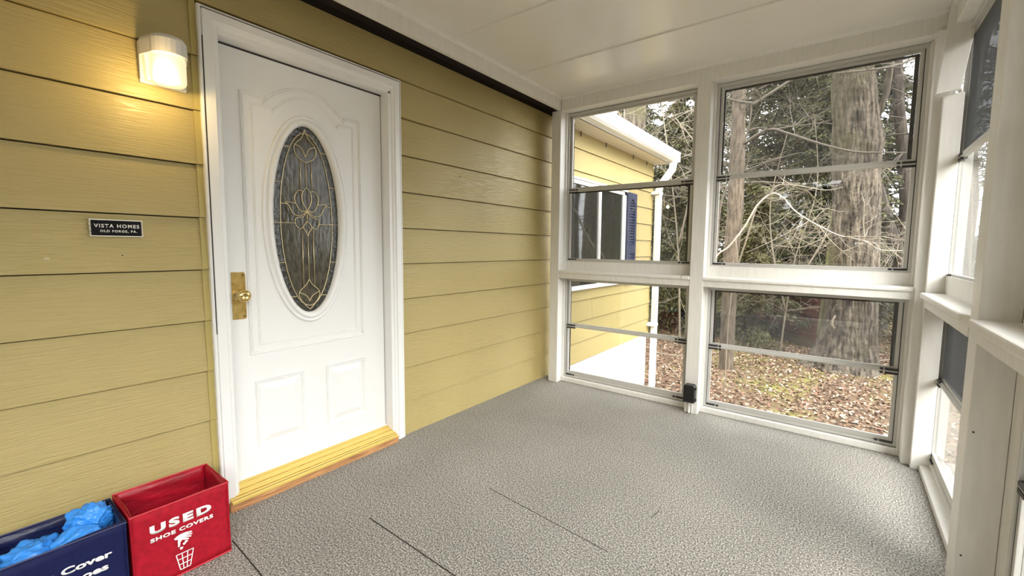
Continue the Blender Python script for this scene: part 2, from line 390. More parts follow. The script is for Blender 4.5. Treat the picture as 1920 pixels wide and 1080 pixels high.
MB().box(.018, .0262, .594, 1.486, 1.9985, 2.0015).build('casing_gap', dark, d1)
MB().box(.018, .0250, 1.4840, 1.4862, 1.55, 2.0).build('casing_gap', dark, d1); MB().box(.018, .0245, .5935, .5952, .75, 1.90).build('casing_gap', dark, d1)
MB().box(-.07, -.049, YJ0, YJ1, ZJ-.008, ZJ).build('head_gap', dark, d1)
slab = empty('slab', (0, 0, 0)); slab.parent = d1
bmx = MB(); cy, cz, A, Bz = 1.008, 1.226, .172, .466
nA = 96; ya, yb, za, zb = YJ0+.004, YJ1-.005, .078, ZJ-.006
outer = []; inner = []
for i in range(nA):
    t = 2*PI*i/nA; c_, s1 = math.cos(t), math.sin(t)
    inner.append((cy+A*c_, cz+Bz*s1))
    hy = (yb-cy) if c_ > 0 else (cy-ya); hz = (zb-cz) if s1 > 0 else (cz-za)
    k = min(hy/abs(A*c_) if abs(c_) > 1e-6 else 1e9, hz/abs(Bz*s1) if abs(s1) > 1e-6 else 1e9)
    outer.append((cy+A*c_*k, cz+Bz*s1*k))
corners = [(ya, za), (yb, za), (yb, zb), (ya, zb)]
for (py, pz) in corners:     # snap the nearest sample to each corner
    j = min(range(nA), key=lambda q: (outer[q][0]-py)**2+(outer[q][1]-pz)**2); outer[j] = (py, pz)
vs = []
for x in (XS, XS-.04):
    vs += [(x, a, b) for a, b in outer]; vs += [(x, a, b) for a, b in inner]
fs = []
for i in range(nA):
    j = (i+1) % nA
    fs += [(i, j, nA+j, nA+i), (2*nA+j, 2*nA+i, 3*nA+i, 3*nA+j), (i, 2*nA+i, 2*nA+j, j), (nA+i, nA+j, 3*nA+j, 3*nA+i)]
bmx.add(vs, fs).build('door_panel', white_door, slab)
def ring_ellipse(a0, b0, prof, name, m, seg=96):
    mb = MB(); vs = []
    for i in range(seg):
        t = 2*PI*i/seg
        for (d, x) in prof: vs.append((x, cy+(a0+d)*math.cos(t), cz+(b0+d)*math.sin(t)))
    n = len(prof); fs = []
    for i in range(seg):
        j = (i+1) % seg
        for k in range(n-1): fs.append((i*n+k, i*n+k+1, j*n+k+1, j*n+k))
    return mb.add(vs, fs).build(name, m, slab, smooth=True)
ring_ellipse(.155, .440, [(.047, XS-.001), (.047, XS+.006), (.043, XS+.009), (.036, XS+.009), (.033, XS+.006), (.030, XS+.006), (.026, XS+.016), (.016, XS+.018), (.006, XS+.010), (.0, XS+.001), (.0, XS-.02)], 'oval_frame', white_door)
def ell_disc(a, b, x, name, m, parent, a2=None, b2=None):
    mb = MB(); n = 72
    o_ = [(x, cy+a*math.cos(2*PI*i/n), cz+b*math.sin(2*PI*i/n)) for i in range(n)]
    if a2 is None: mb.add(o_, [tuple(range(n))])
    else:
        i_ = [(x, cy+a2*math.cos(2*PI*i/n), cz+b2*math.sin(2*PI*i/n)) for i in range(n)]
        mb.add(o_+i_, [(i, (i+1) % n, n+(i+1) % n, n+i) for i in range(n)])
    return mb.build(name, m, parent, fix=False)
XG = XS-.012
gl_in = ell_disc(.123, .412, XG, 'centre_glass', cut_m, slab)
gl_out = ell_disc(.158, .443, XG+.0005, 'bevelled_border', bev_m, slab, .120, .408)
MB().box(XG-.012, XG-.006, cy-.17, cy+.17, cz-.46, cz+.46).build('glass_backing', dark, slab)
def cat(pts, n=8, closed=False):
    P = [np.array(p, float) for p in pts]; out = []; m_ = len(P)
    for i in range(m_ if closed else m_-1):
        p0 = P[(i-1) % m_] if (closed or i > 0) else P[i]; p1 = P[i]; p2 = P[(i+1) % m_]; p3 = P[(i+2) % m_] if (closed or i < m_-2) else p2
        for j in range(n):
            t = j/n; out.append(.5*((2*p1)+(p2-p0)*t+(2*p0-5*p1+4*p2-p3)*t*t+(3*p1-p0-3*p2+p3)*t**3))
    if not closed: out.append(P[-1])
    return out
def came(pts, r=.0019, sm=True, m=came_m, closed=False):
    q = cat(pts, 8, closed) if sm else pts
    q3 = [(XG+.003, cy+p[0]*.155, cz+p[1]*.44) for p in q]
    MB().tube(q3, r, 6, closed=closed).build('brass_came', m, slab, smooth=True)
came([(.79*math.cos(t), .93*math.sin(t)) for t in np.linspace(0, 2*PI, 40, endpoint=False)], closed=True, sm=False)
for vz, x0 in [(.76, .45), (.39, .72), (-.45, .70), (-.82, .37)]:
    xe = math.sqrt(1-vz*vz)
    came([(-xe, vz), (-x0, vz+.003)], sm=False); came([(x0, vz-.003), (xe, vz-.01)], sm=False)
came([(-1, -.03), (-.34, -.03)], sm=False); came([(.34, -.03), (1, -.03)], sm=False)
came([(-.79, .17), (-.55, .17)], sm=False); came([(.55, .17), (.79, .16)], sm=False)
for sg in (-1, 1):
    came([(0, .97), (sg*.10, .88), (sg*.30, .80), (sg*.33, .74), (sg*.24, .67), (0, .62)])
    came([(sg*.31, .80), (sg*.12, .77), (0, .68)])
    came([(0, -.97), (sg*.12, -.93), (sg*.30, -.84), (sg*.30, -.77), (sg*.10, -.70), (0, -.64)])
    came([(sg*.31, -.78), (sg*.10, -.82), (0, -.88)])
    came([(sg*.17, .645), (sg*.17, .33)], sm=False); came([(sg*.17, -.10), (sg*.17, -.72)], sm=False)
    came([(0, .36), (sg*.13, .29), (sg*.13, .20), (0, .11)])
    came([(sg*.10, .31), (sg*.24, .32), (sg*.36, .25), (sg*.32, .17), (sg*.18, .10), (0, .11)])
    came([(sg*.33, .18), (sg*.62, .19), (sg*.52, .14), (sg*.42, .07), (sg*.20, .05), (0, .11)])
    came([(0, .10), (sg*.14, .04), (sg*.34, .02), (sg*.36, -.04), (sg*.24, -.09), (sg*.12, -.06)])
    came([(0, .0), (sg*.13, -.07), (sg*.05, -.12), (0, -.17)])
came([(0, .62), (0, .36)], sm=False); came([(0, .11), (0, -.02)], sm=False); came([(0, -.17), (0, -.64)], sm=False)
# embossed mouldings of the slab
def ridge(pts, w=.009, h=.006, name='panel_moulding', closed=True):
    P = [Vector((0, a, b)) for a, b in pts]; n = len(P); mb = MB(); vs = []
    prof = [(-w, 0), (-w*.55, h), (-w*.1, h*.55), (w*.15, h*.2), (w*.5, h*.8), (w, 0)]
    for i in range(n):
        a = P[(i-1) % n]; c = P[(i+1) % n]; e1 = (P[i]-a).normalized(); e2 = (c-P[i]).normalized()
        nn = (Vector((0, -e1.z, e1.y))+Vector((0, -e2.z, e2.y))); nn.normalize()
        k = 1/max(.5, nn.dot(Vector((0, -e1.z, e1.y))))
        for (d, x) in prof: q = P[i]+nn*d*k; vs.append((XS+x-.0004, q.y, q.z))
    m_ = len(prof); fs = []
    for i in range(n):
        j = (i+1) % n
        for k in range(m_-1): fs.append((i*m_+k, i*m_+k+1, j*m_+k+1, j*m_+k))
    return mb.add(vs, fs).build(name, white_door, slab)
def arch_outline(i0):
    yl, yr, zb_, zt = .742+i0, 1.282-i0, .632+i0, 1.748-i0
    pts = [(yl, zb_), (yr, zb_), (yr, zt), (yr-.075, zt)]
    a, b = yr-.085, yl+.085
    for i, t in enumerate(np.linspace(0, 1, 15)):
        y = a+(b-a)*t; pts.append((y, zt-.018+.098*math.sin(PI*t)**.8 if 0 < t < 1 else zt-.018))
    pts += [(yl+.075, zt), (yl, zt)]
    return pts
ridge(arch_outline(0), .008, .007); ridge(arch_outline(.036), .006, .004)
for (a, b, c, d) in [(.758, .957, .198, .498), (1.081, 1.284, .198, .498)]:
    ridge([(a, c), (b, c), (b, d), (a, d)], .009, .007)
    i0, i1 = .016, .044
    mb = MB(); vs = []
    for (ii, x) in ((i0, XS-.0005), (i1, XS+.008)): vs += [(x, a+ii, c+ii), (x, b-ii, c+ii), (x, b-ii, d-ii), (x, a+ii, d-ii)]
    mb.add(vs, [(0, 1, 5, 4), (1, 2, 6, 5), (2, 3, 7, 6), (3, 0, 4, 7), (4, 5, 6, 7)]).build('raised_panel', white_door, slab)
# knob plate and knob
kp = MB().prism([(.676, .789), (.722, .789), (.728, .795), (.728, .984), (.722, .992), (.676, .992)], 0, XS-.001, XS+.004).build('knob_plate', brass, d1, bevel=.001)
kb = MB(); kprof = [(.0, .026), (.004, .027), (.008, .024), (.012, .015), (.020, .0125), (.026, .014), (.031, .022), (.040, .0265), (.050, .0265), (.057, .022), (.060, .014), (.0605, .012), (.058, .010), (.058, 0.0001)]
vs = []; n = 28; ky, kz = .704, .893
for (x, r_) in kprof:
    for i in range(n): vs.append((XS+.003+x, ky+r_*math.cos(2*PI*i/n), kz+r_*math.sin(2*PI*i/n)))
fs = [(k*n+i, k*n+(i+1) % n, (k+1)*n+(i+1) % n, (k+1)*n+i) for k in range(len(kprof)-1) for i in range(n)]
knob = kb.add(vs, fs).build('door_knob', brass2, kp, smooth=True)
for z in (.802, .979): MB().prism([(.718+.003*math.cos(t), z+.003*math.sin(t)) for t in np.linspace(0, 2*PI, 8, endpoint=False)], 0, XS+.003, XS+.0055).build('screw', dark, kp)
MB().box(XS+.0605, XS+.0625, ky-.0012, ky+.0012, kz-.004, kz+.006).build('keyhole', dark, kp)
# threshold
MB().prism([(-.10, 0), (.052, 0), (.052, .034), (-.10, .034)], 1, YJ0-.01, 1.428).build('threshold_riser', wood, d1)
tp = [(-.10, .034), (.058, .034), (.058, .040)]
xs = np.linspace(.050, -.030, 9)
for i, x in enumerate(xs):
    z = .043+(.050-x)*.36; tp += [(x, z-.001), (x-.0015, z+.0035), (x-.0065, z+.0035), (x-.008, z-.0005)]
tp += [(-.040, .078), (-.10, .078)]
MB().prism(tp, 1, YJ0-.004, 1.424).build('threshold_plate', gold_sill, d1)
for x in (.0455, .030, .016, .002, -.012, -.026):
    z = .043+(.050-x)*.36
    MB().box(x-.0012, x+.0006, YJ0, 1.4235, z, z+.0024 if x < .04 else z+.0030).build('groove_line', dark if x > .04 else brass, d1)
MB().box(-.052, -.040, YJ0, YJ1, .068, .084).build('door_sweep', white_door, d1)

# ------------------------------------------------------------------ floor, ceiling
fl = MB().box(-.05, 2.62, -1.75, 3.02, -.12, 0).build('floor', carpet); tag(fl, 'grey speckled carpet floor of the porch', 'floor', kind='structure')
def seam(x0, y0, x1, y1, w_=.0022):
    d = Vector((x1-x0, y1-y0, 0)); nrm = Vector((-d.y, d.x, 0)).normalized()*w_/2; p0, p1 = Vector((x0, y0, 0)), Vector((x1, y1, 0))
    vs = [p0-nrm, p0+nrm, p1+nrm, p1-nrm]; vs = [(v.x, v.y, .0008) for v in vs]+[(v.x, v.y, -.002) for v in vs]
    MB().add(vs, [(0, 1, 2, 3), (0, 4, 5, 1), (1, 5, 6, 2), (2, 6, 7, 3), (3, 7, 4, 0)]).build('carpet_seam', darkgap, fl)
seam(.531, .926, 1.20, .912, .0040); seam(.78, 1.383, 1.405, 1.332, .0026); seam(.24, .540, .62, .525, .004); seam(1.46, 1.62, 1.47, 1.70, .002)
ce = MB().box(-.02, 2.75, -1.75, 3.10, 2.278, 2.36).build('ceiling', ceil_m); tag(ce, 'glossy cream white panelled porch ceiling', 'ceiling', kind='structure')
for y in (-.66, -.06, .54, 1.135, 1.735, 2.335, ):
    MB().prism([(y-.012, 2.279), (y-.009, 2.270), (y+.009, 2.270), (y+.012, 2.279)], 0, .16, 2.44).build('seam_batten', ceil_m, ce)

# ------------------------------------------------------------------ porch frame
tr = empty('trim_1', (0, 0, 0), 'structure', 'white ceiling beam along the siding wall', 'beam')
MB().box(.150, .178, -1.75, 2.89, 2.186, 2.279).build('beam_face', white, tr, bevel=.002)
MB().prism([(.177, 2.279), (.177, 2.262), (.186, 2.266), (.197, 2.274), (.200, 2.279)], 1, -1.75, 2.89).build('cove_strip', white, tr)
MB().box(-.02, .152, -1.75, 3.0, 2.245, 2.27).build('cavity_shade_sheet', darkgap, tr)  # dark sheet over the beam gap, its colour stands in for shade up there
wf = empty('wall_back', (0, 0, 0), 'structure', 'white window wall at the far end of the porch', 'wall')
YF = 2.89
def post(nm, parent, *a, **k): return box(nm, white, parent, *a, bevel=k.get('bevel', .003))
post('corner_post', wf, .095, .178, YF, 3.06, 0, 2.186)
MB().box(.0, .097, 3.235, 3.243, -.1, 2.27).build('gap_filler', darkgap, wf)
MB().box(-.012, .012, 3.203, 3.234, 0, 2.2).build('end_strip', darkgap, wf)
post('middle_post', wf, 1.217, 1.304, YF, 3.06, 0, 2.186)
post('corner_board', wf, 2.352, 2.42, YF-.025, 3.06, 0, 2.186)
post('corner_board', wf, 2.386, 2.462, YF-.065, YF-.024, 0, 1.868)
post('header', wf, .178, 2.42, YF, 3.08, 2.180, 2.279)
MB().prism([(YF+.001, 2.279), (YF+.001, 2.262), (YF-.010, 2.268), (YF-.018, 2.279)], 0, .17, 2.40).build('cove_strip', white, wf)
# diagonal brace in the corner
MB().prism([(2.357, 1.868), (2.443, 1.876), (2.490, 2.279), (2.386, 2.279)], 1, YF-.085, YF-.055).build('angled_brace', white, wf, bevel=.002)
for (x, z) in [(2.415, 2.245), (2.455, 2.25)]:
    MB().prism([(x+.004*math.cos(t), z+.004*math.sin(t)) for t in np.linspace(0, 2*PI, 8, endpoint=False)], 1, YF-.0865, YF-.084).build('screw_hole', dark, wf)
for (a, b) in ((.178, 1.217), (1.304, 2.352)):
    MB().prism([(YF-.004, .912), (YF-.004, .922), (YF+.0, .930), (3.02, .934), (3.02, .906), (YF+.0, .906)], 0, a, b).build('sill_board', white, wf)
    post('apron', wf, a, b, YF+.004, 3.03, .866, .908, bevel=.001)
    post('stop_rail', wf, a, b, 2.975, 3.04, .930, 1.002, bevel=.001)
    post('base_sill', wf, a, b, 2.955, 3.05, 0, .036, bevel=.003)
    post('rim_board', wf, a, b, 3.0, 3.05, -.12, 0)
box('corner_block', white, wf, 1.165, 1.216, YF-.010, YF+.004, .908, .934, bevel=.005)
for (a, b) in ((.178, .190), (1.203, 1.217), (1.304, 1.318), (2.340, 2.352)):
    post('jamb_strip', wf, a, b, 2.965, 3.04, .93, 2.18, bevel=.001); post('jamb_strip', wf, a, b, 2.965, 3.04, .036, .866, bevel=.001)

XR = 2.47
wr = empty('wall_right', (0, 0, 0), 'structure', 'white framed window wall on the right side of the porch', 'wall')
post('header', wr, 2.405, 2.56, -1.75, YF+.1, 2.176, 2.279)
MB().prism([(2.406, 2.279), (2.406, 2.262), (2.395, 2.268), (2.388, 2.279)], 1, -1.75, YF-.08).build('cove_strip', white, wr)
bays = [(1.90, YF-.065), (.62, 1.69), (-.60, .46), (-1.72, -.76)]
for i, (a, b) in enumerate(bays):
    hi = b
    if i == 0:
        MB().prism([(2.366, b), (2.366, 1.94), (2.392, 1.902), (2.50, 1.902), (2.50, b)], 2, .884, .912).build('sill_board', white, wr, bevel=.006)
    else:
        top = 1.80 if i == 1 else b+.0
        MB().prism([(2.366, top), (2.366, a-.03), (2.50, a-.03), (2.50, top)], 2, .884, .912).build('sill_board', white, wr, bevel=.006)
    post('apron', wr, 2.385, 2.405, a if i else 1.90, b if i != 1 else 1.80, .84, .885, bevel=.001)
    post('mid_rail', wr, 2.405, 2.56, a-.01, b+.01, .84, .885, bevel=.001)
    post('stop_rail', wr, 2.455, 2.52, a, b, .912, 1.0, bevel=.001)
    post('base_sill', wr, 2.42, 2.53, a if i else 1.90, b, 0, .030, bevel=.003)
    post('base_stop', wr, 2.462, 2.53, a, b, .03, .055, bevel=.001)
# near post: facing board, hairline gap and jamb board
post('post', wr, 2.388, 2.480, 1.80, 1.90, 0, 2.18)
MB().box(2.4795, 2.4815, 1.803, 1.83, .0, .84).build('dark_joint', dark, wr)
post('jamb_board', wr, 2.4805, 2.56, 1.69, 1.90, 0, 2.18, bevel=.002)
for a, b in ((.46, .62), (-.76, -.60), (-1.86, -1.72)):
    post('post', wr, 2.388, 2.56, a, b, 0, 2.18)
for (y, z) in [(1.7995, .56), (1.7995, .155)]:
    MB().prism([(2.402+.003*math.cos(t), z+.003*math.sin(t)) for t in np.linspace(0, 2*PI, 8, endpoint=False)], 1, 1.7985, 1.801).build('nail_hole', dark, wr)
# wall behind the camera: open screened end
wb = empty('wall_front', (0, 0, 0), 'structure', 'end wall of the porch behind the viewer, sided beside an open screened half', 'wall')
post('header', wb, .0, 2.56, -1.84, -1.75, 2.15, 2.36); post('base_sill', wb, .0, 2.56, -1.84, -1.75, 0, .06)
post('post', wb, 1.08, 1.17, -1.84, -1.75, 0, 2.2); post('rail', wb, 1.17, 2.5, -1.84, -1.75, .86, .93)
for k in range(11):
    z = Z0+k*EX; MB().prism([(-1.78, z), (-1.760, z), (-1.760, z+.0015), (-1.772, min(2.19, z+EX)), (-1.78, min(2.19, z+EX))], 0, .0, 1.08).build('siding_board', side_m, wb)

# ------------------------------------------------------------------ window units
def window(name, label, u0, u1, v0, v1, gb, r0, r1, gt, plane, screens=(), tint=()):
    """u along the wall, v up; plane 'y' looks toward +y, plane 'x' toward +x"""
    W = empty(name, (0, 0, 0), 'structure', label, 'window')
    def bx(nm, m, a, b, c, d, e0, e1, parent=W, bevel=.0):
        # a..b along, c..d up, e0..e1 depth outward from the frame plane
        if plane[0] == 'y': q = (a, b, plane[1]+e0, plane[1]+e1, c, d)
        else: q = (plane[1]+e0, plane[1]+e1, a, b, c, d)
        return box(nm, m, parent, *q, bevel=bevel)
    fw_ = .016
    for q in ((u0, u0+fw_, v0, v1), (u1-fw_, u1, v0, v1), (u0+fw_, u1-fw_, v1-.020, v1), (u0+fw_, u1-fw_, v0, v0+.016)):
        bx('outer_frame', alum, *q, -.012, .045, bevel=.0015)
    for (c, d, e0, nm, k) in ((r0+.018, v1-.020, .004, 'upper', 1), (v0+.016, r1-.018, -.006, 'lower', 0)):
        st = .018; a, b = u0+fw_+.003, u1-fw_-.003
        gb_, gt_ = (r1-.006, gt) if k else (gb, r0+.010)
        sash = bx('sash_rail', alum, a, b, gt_, d, e0, e0+.014, bevel=.0015)
        bx('sash_rail', alum, a, b, c, gb_, e0, e0+.014, bevel=.0015)
        bx('sash_stile', alum, a, a+st, gb_-.003, gt_+.003, e0, e0+.014, bevel=.0015); bx('sash_stile', alum, b-st, b, gb_-.003, gt_+.003, e0, e0+.014, bevel=.0015)
        bx('track_gap', dark, a-.0035, a-.0005, c, d, e0, e0+.02); bx('track_gap', dark, b+.0005, b+.0035, c, d, e0, e0+.02)
        bx('glass_pane', tint_m if k in tint else pane_m, a+st-.002, b-st+.002, gb_-.001, gt_+.001, e0+.006, e0+.0075)
        if k in screens:
            bx('screen_mesh', screen_m, a+st, b-st, gb_, gt_, *((e0+.022, e0+.0228) if plane[0] == 'y' else (e0+.001, e0+.0018)))
        if k in screens:
            bx('screen_frame', dark, a+st, a+st+.010, gb_, gt_, e0+.014, e0+.026)
            bx('screen_frame', dark, b-st-.018, b-st, gb_, gt_, e0+.014, e0+.026)
            bx('screen_frame', dark, a+st, b-st, gt_-.010, gt_, e0+.014, e0+.026)
    # finger latches: dark slots at both ends of each rail
    for (z, e0) in ((r0+.026, -.0125), (r0+.006, -.0125), (v0+.018, -.0125)):
        for sg in (0, 1):
            a = u0+fw_+.004 if sg == 0 else u1-fw_-.004-.055
            bx('latch_slot', dark, a, a+.055, z-.0055, z+.0055, -.0125, .0)
            a2 = a+.062 if sg == 0 else a-.022
            bx('latch_slot', dark, a2, a2+.015, z-.0055, z+.0055, -.0125, .0)
    bx('meeting_bar', alum, u0+fw_+.003, u1-fw_-.003, r0+.012, r0+.022, -.010, .004, bevel=.001)
    return W
window('window_1', 'far left upper porch window looking onto the yellow house corner', .190, 1.204, 1.0, 2.176, 1.026, 1.548, 1.600, 2.140, ('y', 2.995), (0,), ())
window('window_2', 'far left lower porch window above the floor beside the middle post', .190, 1.204, .040, .866, .090, .448, .496, .838, ('y', 2.995), (), (1,))
window('window_3', 'far right upper porch window showing the large oak trunk', 1.318, 2.342, 1.0, 2.178, 1.026, 1.558, 1.608, 2.143, ('y', 2.995), (1,), ())
window('window_4', 'far right lower porch window showing the oak base and leaf litter', 1.318, 2.342, .040, .862, .085, .440, .487, .840, ('y', 2.995), (1,), ())
window('window_5', 'narrow seen side porch window above the sill at the right corner', 1.92, 2.868, .985, 2.16, 1.012, 1.545, 1.60, 2.12, ('x', XR), (1,), ())
window('window_6', 'side porch window below the sill at the right corner', 1.92, 2.868, .050, .850, .105, .455, .50, .82, ('x', XR), (1,), ())
for i, (a, b) in enumerate(bays[1:]):
    window('window_%d' % (10+2*i), 'side porch window above the sill, bay %s from the far corner' % ('second', 'third', 'fourth')[i], a, b, .985, 2.16, 1.012, 1.545, 1.60, 2.12, ('x', XR+.015), (), ())
    window('window_%d' % (11+2*i), 'side porch window below the sill, bay %s from the far corner' % ('second', 'third', 'fourth')[i], a, b, .050, .850, .105, .455, .50, .82, ('x', XR+.015), (), ())

# ------------------------------------------------------------------ text helper
def text_mesh(name, txt, m, parent, y0, y1, z0, z1, x, off=.02, th=.0008, shear=0., space=1.0, serif=False):
    c = bpy.data.curves.new(name, 'FONT'); c.body = txt; c.size = 1; c.offset = off; c.space_character = space; c.shear = shear; c.resolution_u = 4
    t = bpy.data.objects.new('tmp', c); C.objects.link(t)
    bpy.context.view_layer.update()
    me = bpy.data.meshes.new_from_object(t.evaluated_get(bpy.context.evaluated_depsgraph_get()))
    bpy.data.objects.remove(t)
    co = np.array([v.co[:] for v in me.vertices]); mn, mx = co.min(0), co.max(0)
    for v in me.vertices:
        a = (v.co.x-mn[0])/(mx[0]-mn[0]); b_ = (v.co.y-mn[1])/(mx[1]-mn[1])
        v.co = (x, y0+(y1-y0)*a, z0+(z1-z0)*b_)
    me.update(); me.materials.clear()
    o = link(name, me, m, parent)
    sd = o.modifiers.new('thick', 'SOLIDIFY'); sd.thickness = th; sd.offset = 0
    return o
ink = mat('white_print', (.88, .88, .86), .5)

# ------------------------------------------------------------------ wall lamp
lamp = empty('wall_lamp', (0, .474, 1.75), None, 'lit white wall lamp with frosted jar shade beside the door', 'lamp')
capm = mat('lamp_housing', (.74, .72, .68), .45)
glow = bpy.data.materials.new('frosted_lit_glass'); glow.use_nodes = True
gb_ = glow.node_tree.nodes['Principled BSDF']; gb_.inputs['Base Color'].default_value = (.95, .9, .7, 1); gb_.inputs['Roughness'].default_value = .35
gb_.inputs['Emission Color'].default_value = (1, .86, .50, 1); gb_.inputs['Emission Strength'].default_value = .55
glow2 = glow.copy(); glow2.name = 'dim_lit_glass'; glow2.node_tree.nodes['Principled BSDF'].inputs['Emission Strength'].default_value = .28
def dprof(w_, dpt, ch, n=12):
    """plan outline (x out, y): flat at the wall, chamfered, rounded in front"""
    pts = [(.002, -w_), (ch, -w_)]
    for t in np.linspace(-PI/2, PI/2, n): pts.append((dpt-w_*.78+.78*w_*math.cos(t)+0, w_*.78*math.sin(t)))
    return pts+[(ch, w_), (.002, w_)]
def loft(name, outl, m, parent):     # list of (z, pts)
    mb = MB(); n = len(outl[0][1]); vs = [(p[0], p[1], z) for z, P in outl for p in P]
    fs = [tuple(range(n)), tuple((len(outl)-1)*n+k for k in range(n))]
    for i in range(len(outl)-1): fs += [(i*n+k, i*n+(k+1) % n, (i+1)*n+(k+1) % n, (i+1)*n+k) for k in range(n)]
    return mb.add(vs, fs).build(name, m, parent)
loft('cap', [(.012, dprof(.066, .135, .03)), (.060, dprof(.066, .135, .03)), (.072, dprof(.060, .126, .03)), (.078, dprof(.050, .112, .03))], capm, lamp)
MB().box(.002, .014, -.066, .066, -.078, .014).build('back_plate', capm, lamp, bevel=.003)
MB().prism([(.014, -.066), (.022, -.066), (.022, .012), (.014, .012)], 1, -.066, -.060).build('side_fin', capm, lamp)
loft('inner_reflector', [(-.072, [(.012, -.052), (.04, -.052), (.045, -.045), (.045, .045), (.04, .052), (.012, .052)]), (.014, [(.012, -.058), (.045, -.058), (.05, -.05), (.05, .05), (.045, .058), (.012, .058)])], glow2, lamp)
prof = [(.030, .018), (.046, .012), (.048, .004), (.048, -.070), (.045, -.078), (.036, -.084), (.0001, -.086)]
n = 28; vs = [(.078+r_*math.cos(2*PI*i/n), r_*math.sin(2*PI*i/n), z) for r_, z in prof for i in range(n)]
fs = [(k*n+i, k*n+(i+1) % n, (k+1)*n+(i+1) % n, (k+1)*n+i) for k in range(len(prof)-1) for i in range(n)]
MB().add(vs, fs).build('frosted_shade', glow, lamp, smooth=True)
pl = bpy.data.lights.new('lamp_glow', 'POINT'); pl.energy = 2.0; pl.color = (1, .72, .32); pl.shadow_soft_size = .02
plo = bpy.data.objects.new('lamp_glow', pl); C.objects.link(plo); plo.location = (.150, .425, 1.655)

# ------------------------------------------------------------------ maker's plate
plate_m = mat('black_enamel', (.008, .008, .009), .6, spec=.15)
sg_ = MB().box(.0, .008, .259, .389, 1.135, 1.188).build('name_plate', plate_m); tag(sg_, 'small black metal name plate with white lettering screwed to the siding', 'sign')
silver = mat('worn_silver', (.75, .72, .6), .4, .5)
MB().box(.0, .0095, .257, .391, 1.187, 1.1905).build('border', silver, sg_); MB().box(.0, .0095, .257, .391, 1.132, 1.1355).build('border', silver, sg_)
for yy in (.2565, .3875):
    mb = MB()
    for i in range(9): mb.box(.0, .0095, yy, yy+.0042, 1.1365+i*.0057, 1.1402+i*.0057)
    mb.build('beaded_edge', silver, sg_)
text_mesh('lettering', 'VISTA HOMES', ink, sg_, .2680, .3820, 1.1620, 1.1745, .0087, .022, .0006, space=1.25)
text_mesh('lettering', 'OLD FORGE, PA.', ink, sg_, .2820, .3760, 1.1455, 1.1550, .0087, .022, .0006, space=1.25)
# serifs for the slab letters
# ------------------------------------------------------------------ collection bins
def fabric_bin(name, label, col, x0, x1, y0, y1, h, bulge=.0):
    M = vary(mat(name+'_fabric', col, .7, spec=.2), tuple(c*.85 for c in col), tuple(min(1, c*1.12) for c in col), (1, 1, 1), 60, bump=.25, bdist=.001)
    Mi = vary(mat(name+'_lining', col, .38), tuple(c*.75 for c in col), tuple(min(1, c*1.2) for c in col), (1, 1, 3), 12, bump=.6, bdist=.01)
    T = empty(name, ((x0+x1)/2, (y0+y1)/2, 0), None, label, 'bin')
    cx_, cy_ = (x0+x1)/2, (y0+y1)/2; X, Y = (x1-x0)/2, (y1-y0)/2
    def wall(nm, ax, s, m_, inset, th):
        mb = MB(); nu, nv = 14, 10; vs = []
        for lay in (0, 1):
            for j in range(nv+1):
                for i in range(nu+1):
                    u = -1+2*i/nu; vv = j/nv; wv = .0035*math.sin(3.1*u+2*vv+s)*(vv)*(1 if lay == 0 else 1)
                    d = inset+lay*th
                    if ax == 0: p = (s*(X-d)+wv, u*(Y-inset*.5), .003+vv*(h-.003)+bulge*math.sin(u*2.2)*vv*.004)
                    else: p = (u*(X-inset*.5), s*(Y-d)+wv*.6, .003+vv*(h-.003))
                    vs.append(p)
        n1 = (nu+1)*(nv+1); fs = []
        for j in range(nv):
            for i in range(nu):
                a = j*(nu+1)+i; fs.append((a, a+1, a+nu+2, a+nu+1)); fs.append((n1+a, n1+a+nu+1, n1+a+nu+2, n1+a+1))
        for i in range(nu): fs.append((nv*(nu+1)+i, nv*(nu+1)+i+1, n1+nv*(nu+1)+i+1, n1+nv*(nu+1)+i)); fs.append((i, n1+i, n1+i+1, i+1))
        for j in range(nv):
            for i in (0, nu): a = j*(nu+1)+i; fs.append((a, n1+a, n1+a+nu+1, a+nu+1))
        return mb.add(vs, fs).build(nm, m_, T, smooth=True)
    wall('front_panel', 0, 1, M, 0, .004); wall('back_panel', 0, -1, M, 0, .004); wall('side_panel', 1, 1, M, 0, .004); wall('side_panel', 1, -1, M, 0, .004)
    wall('lining', 0, -1, Mi, .006, .002); wall('lining', 1, 1, Mi, .006, .002); wall('lining', 0, 1, Mi, .006, .002); wall('lining', 1, -1, Mi, .006, .002)
    MB().box(-X+.003, X-.003, -Y+.003, Y-.003, .002, .008).build('bottom_panel', M, T)
    hem = mat(name+'_hem', tuple(min(1, c*1.5+.01) for c in col), .5)
    MB().tube([(X, -Y, h), (X, Y, h), (-X, Y, h), (-X, -Y, h)], .0028, 6, closed=True).build('hem', hem, T)
    MB().tube([(X+.001, -Y, .006), (X+.001, Y, .006)], .003, 6).build('hem', hem, T)
    return T
red = fabric_bin('shoe_cover_bin', 'red fabric bin lettered USED SHOE COVERS beside the door', (.34, .006, .018), .088, .302, .253, .516, .262)
blue = fabric_bin('shoe_cover_bin', 'navy blue fabric bin holding blue shoe covers, left of the red bin', (.006, .009, .055), .112, .315, -.030, .243, .262, 1)
def rel(o, T):
    o.location = -T.location; fp = [c for c in T.children if c.name.startswith('front_panel')]
    if fp: o.parent = fp[0]
    return o
rel(text_mesh('lettering', 'USED', ink, red, .297, .461, .1835, .2135, .3065, .055, .0008, space=1.30), red)
rel(text_mesh('lettering', 'SHOE COVERS', ink, red, .297, .465, .1580, .1712, .3065, .042, .0008, space=1.12), red)
rel(text_mesh('lettering', 'Please Cover', ink, blue, -.006, .208, .1780, .1985, .3195, .035, .0008), blue)
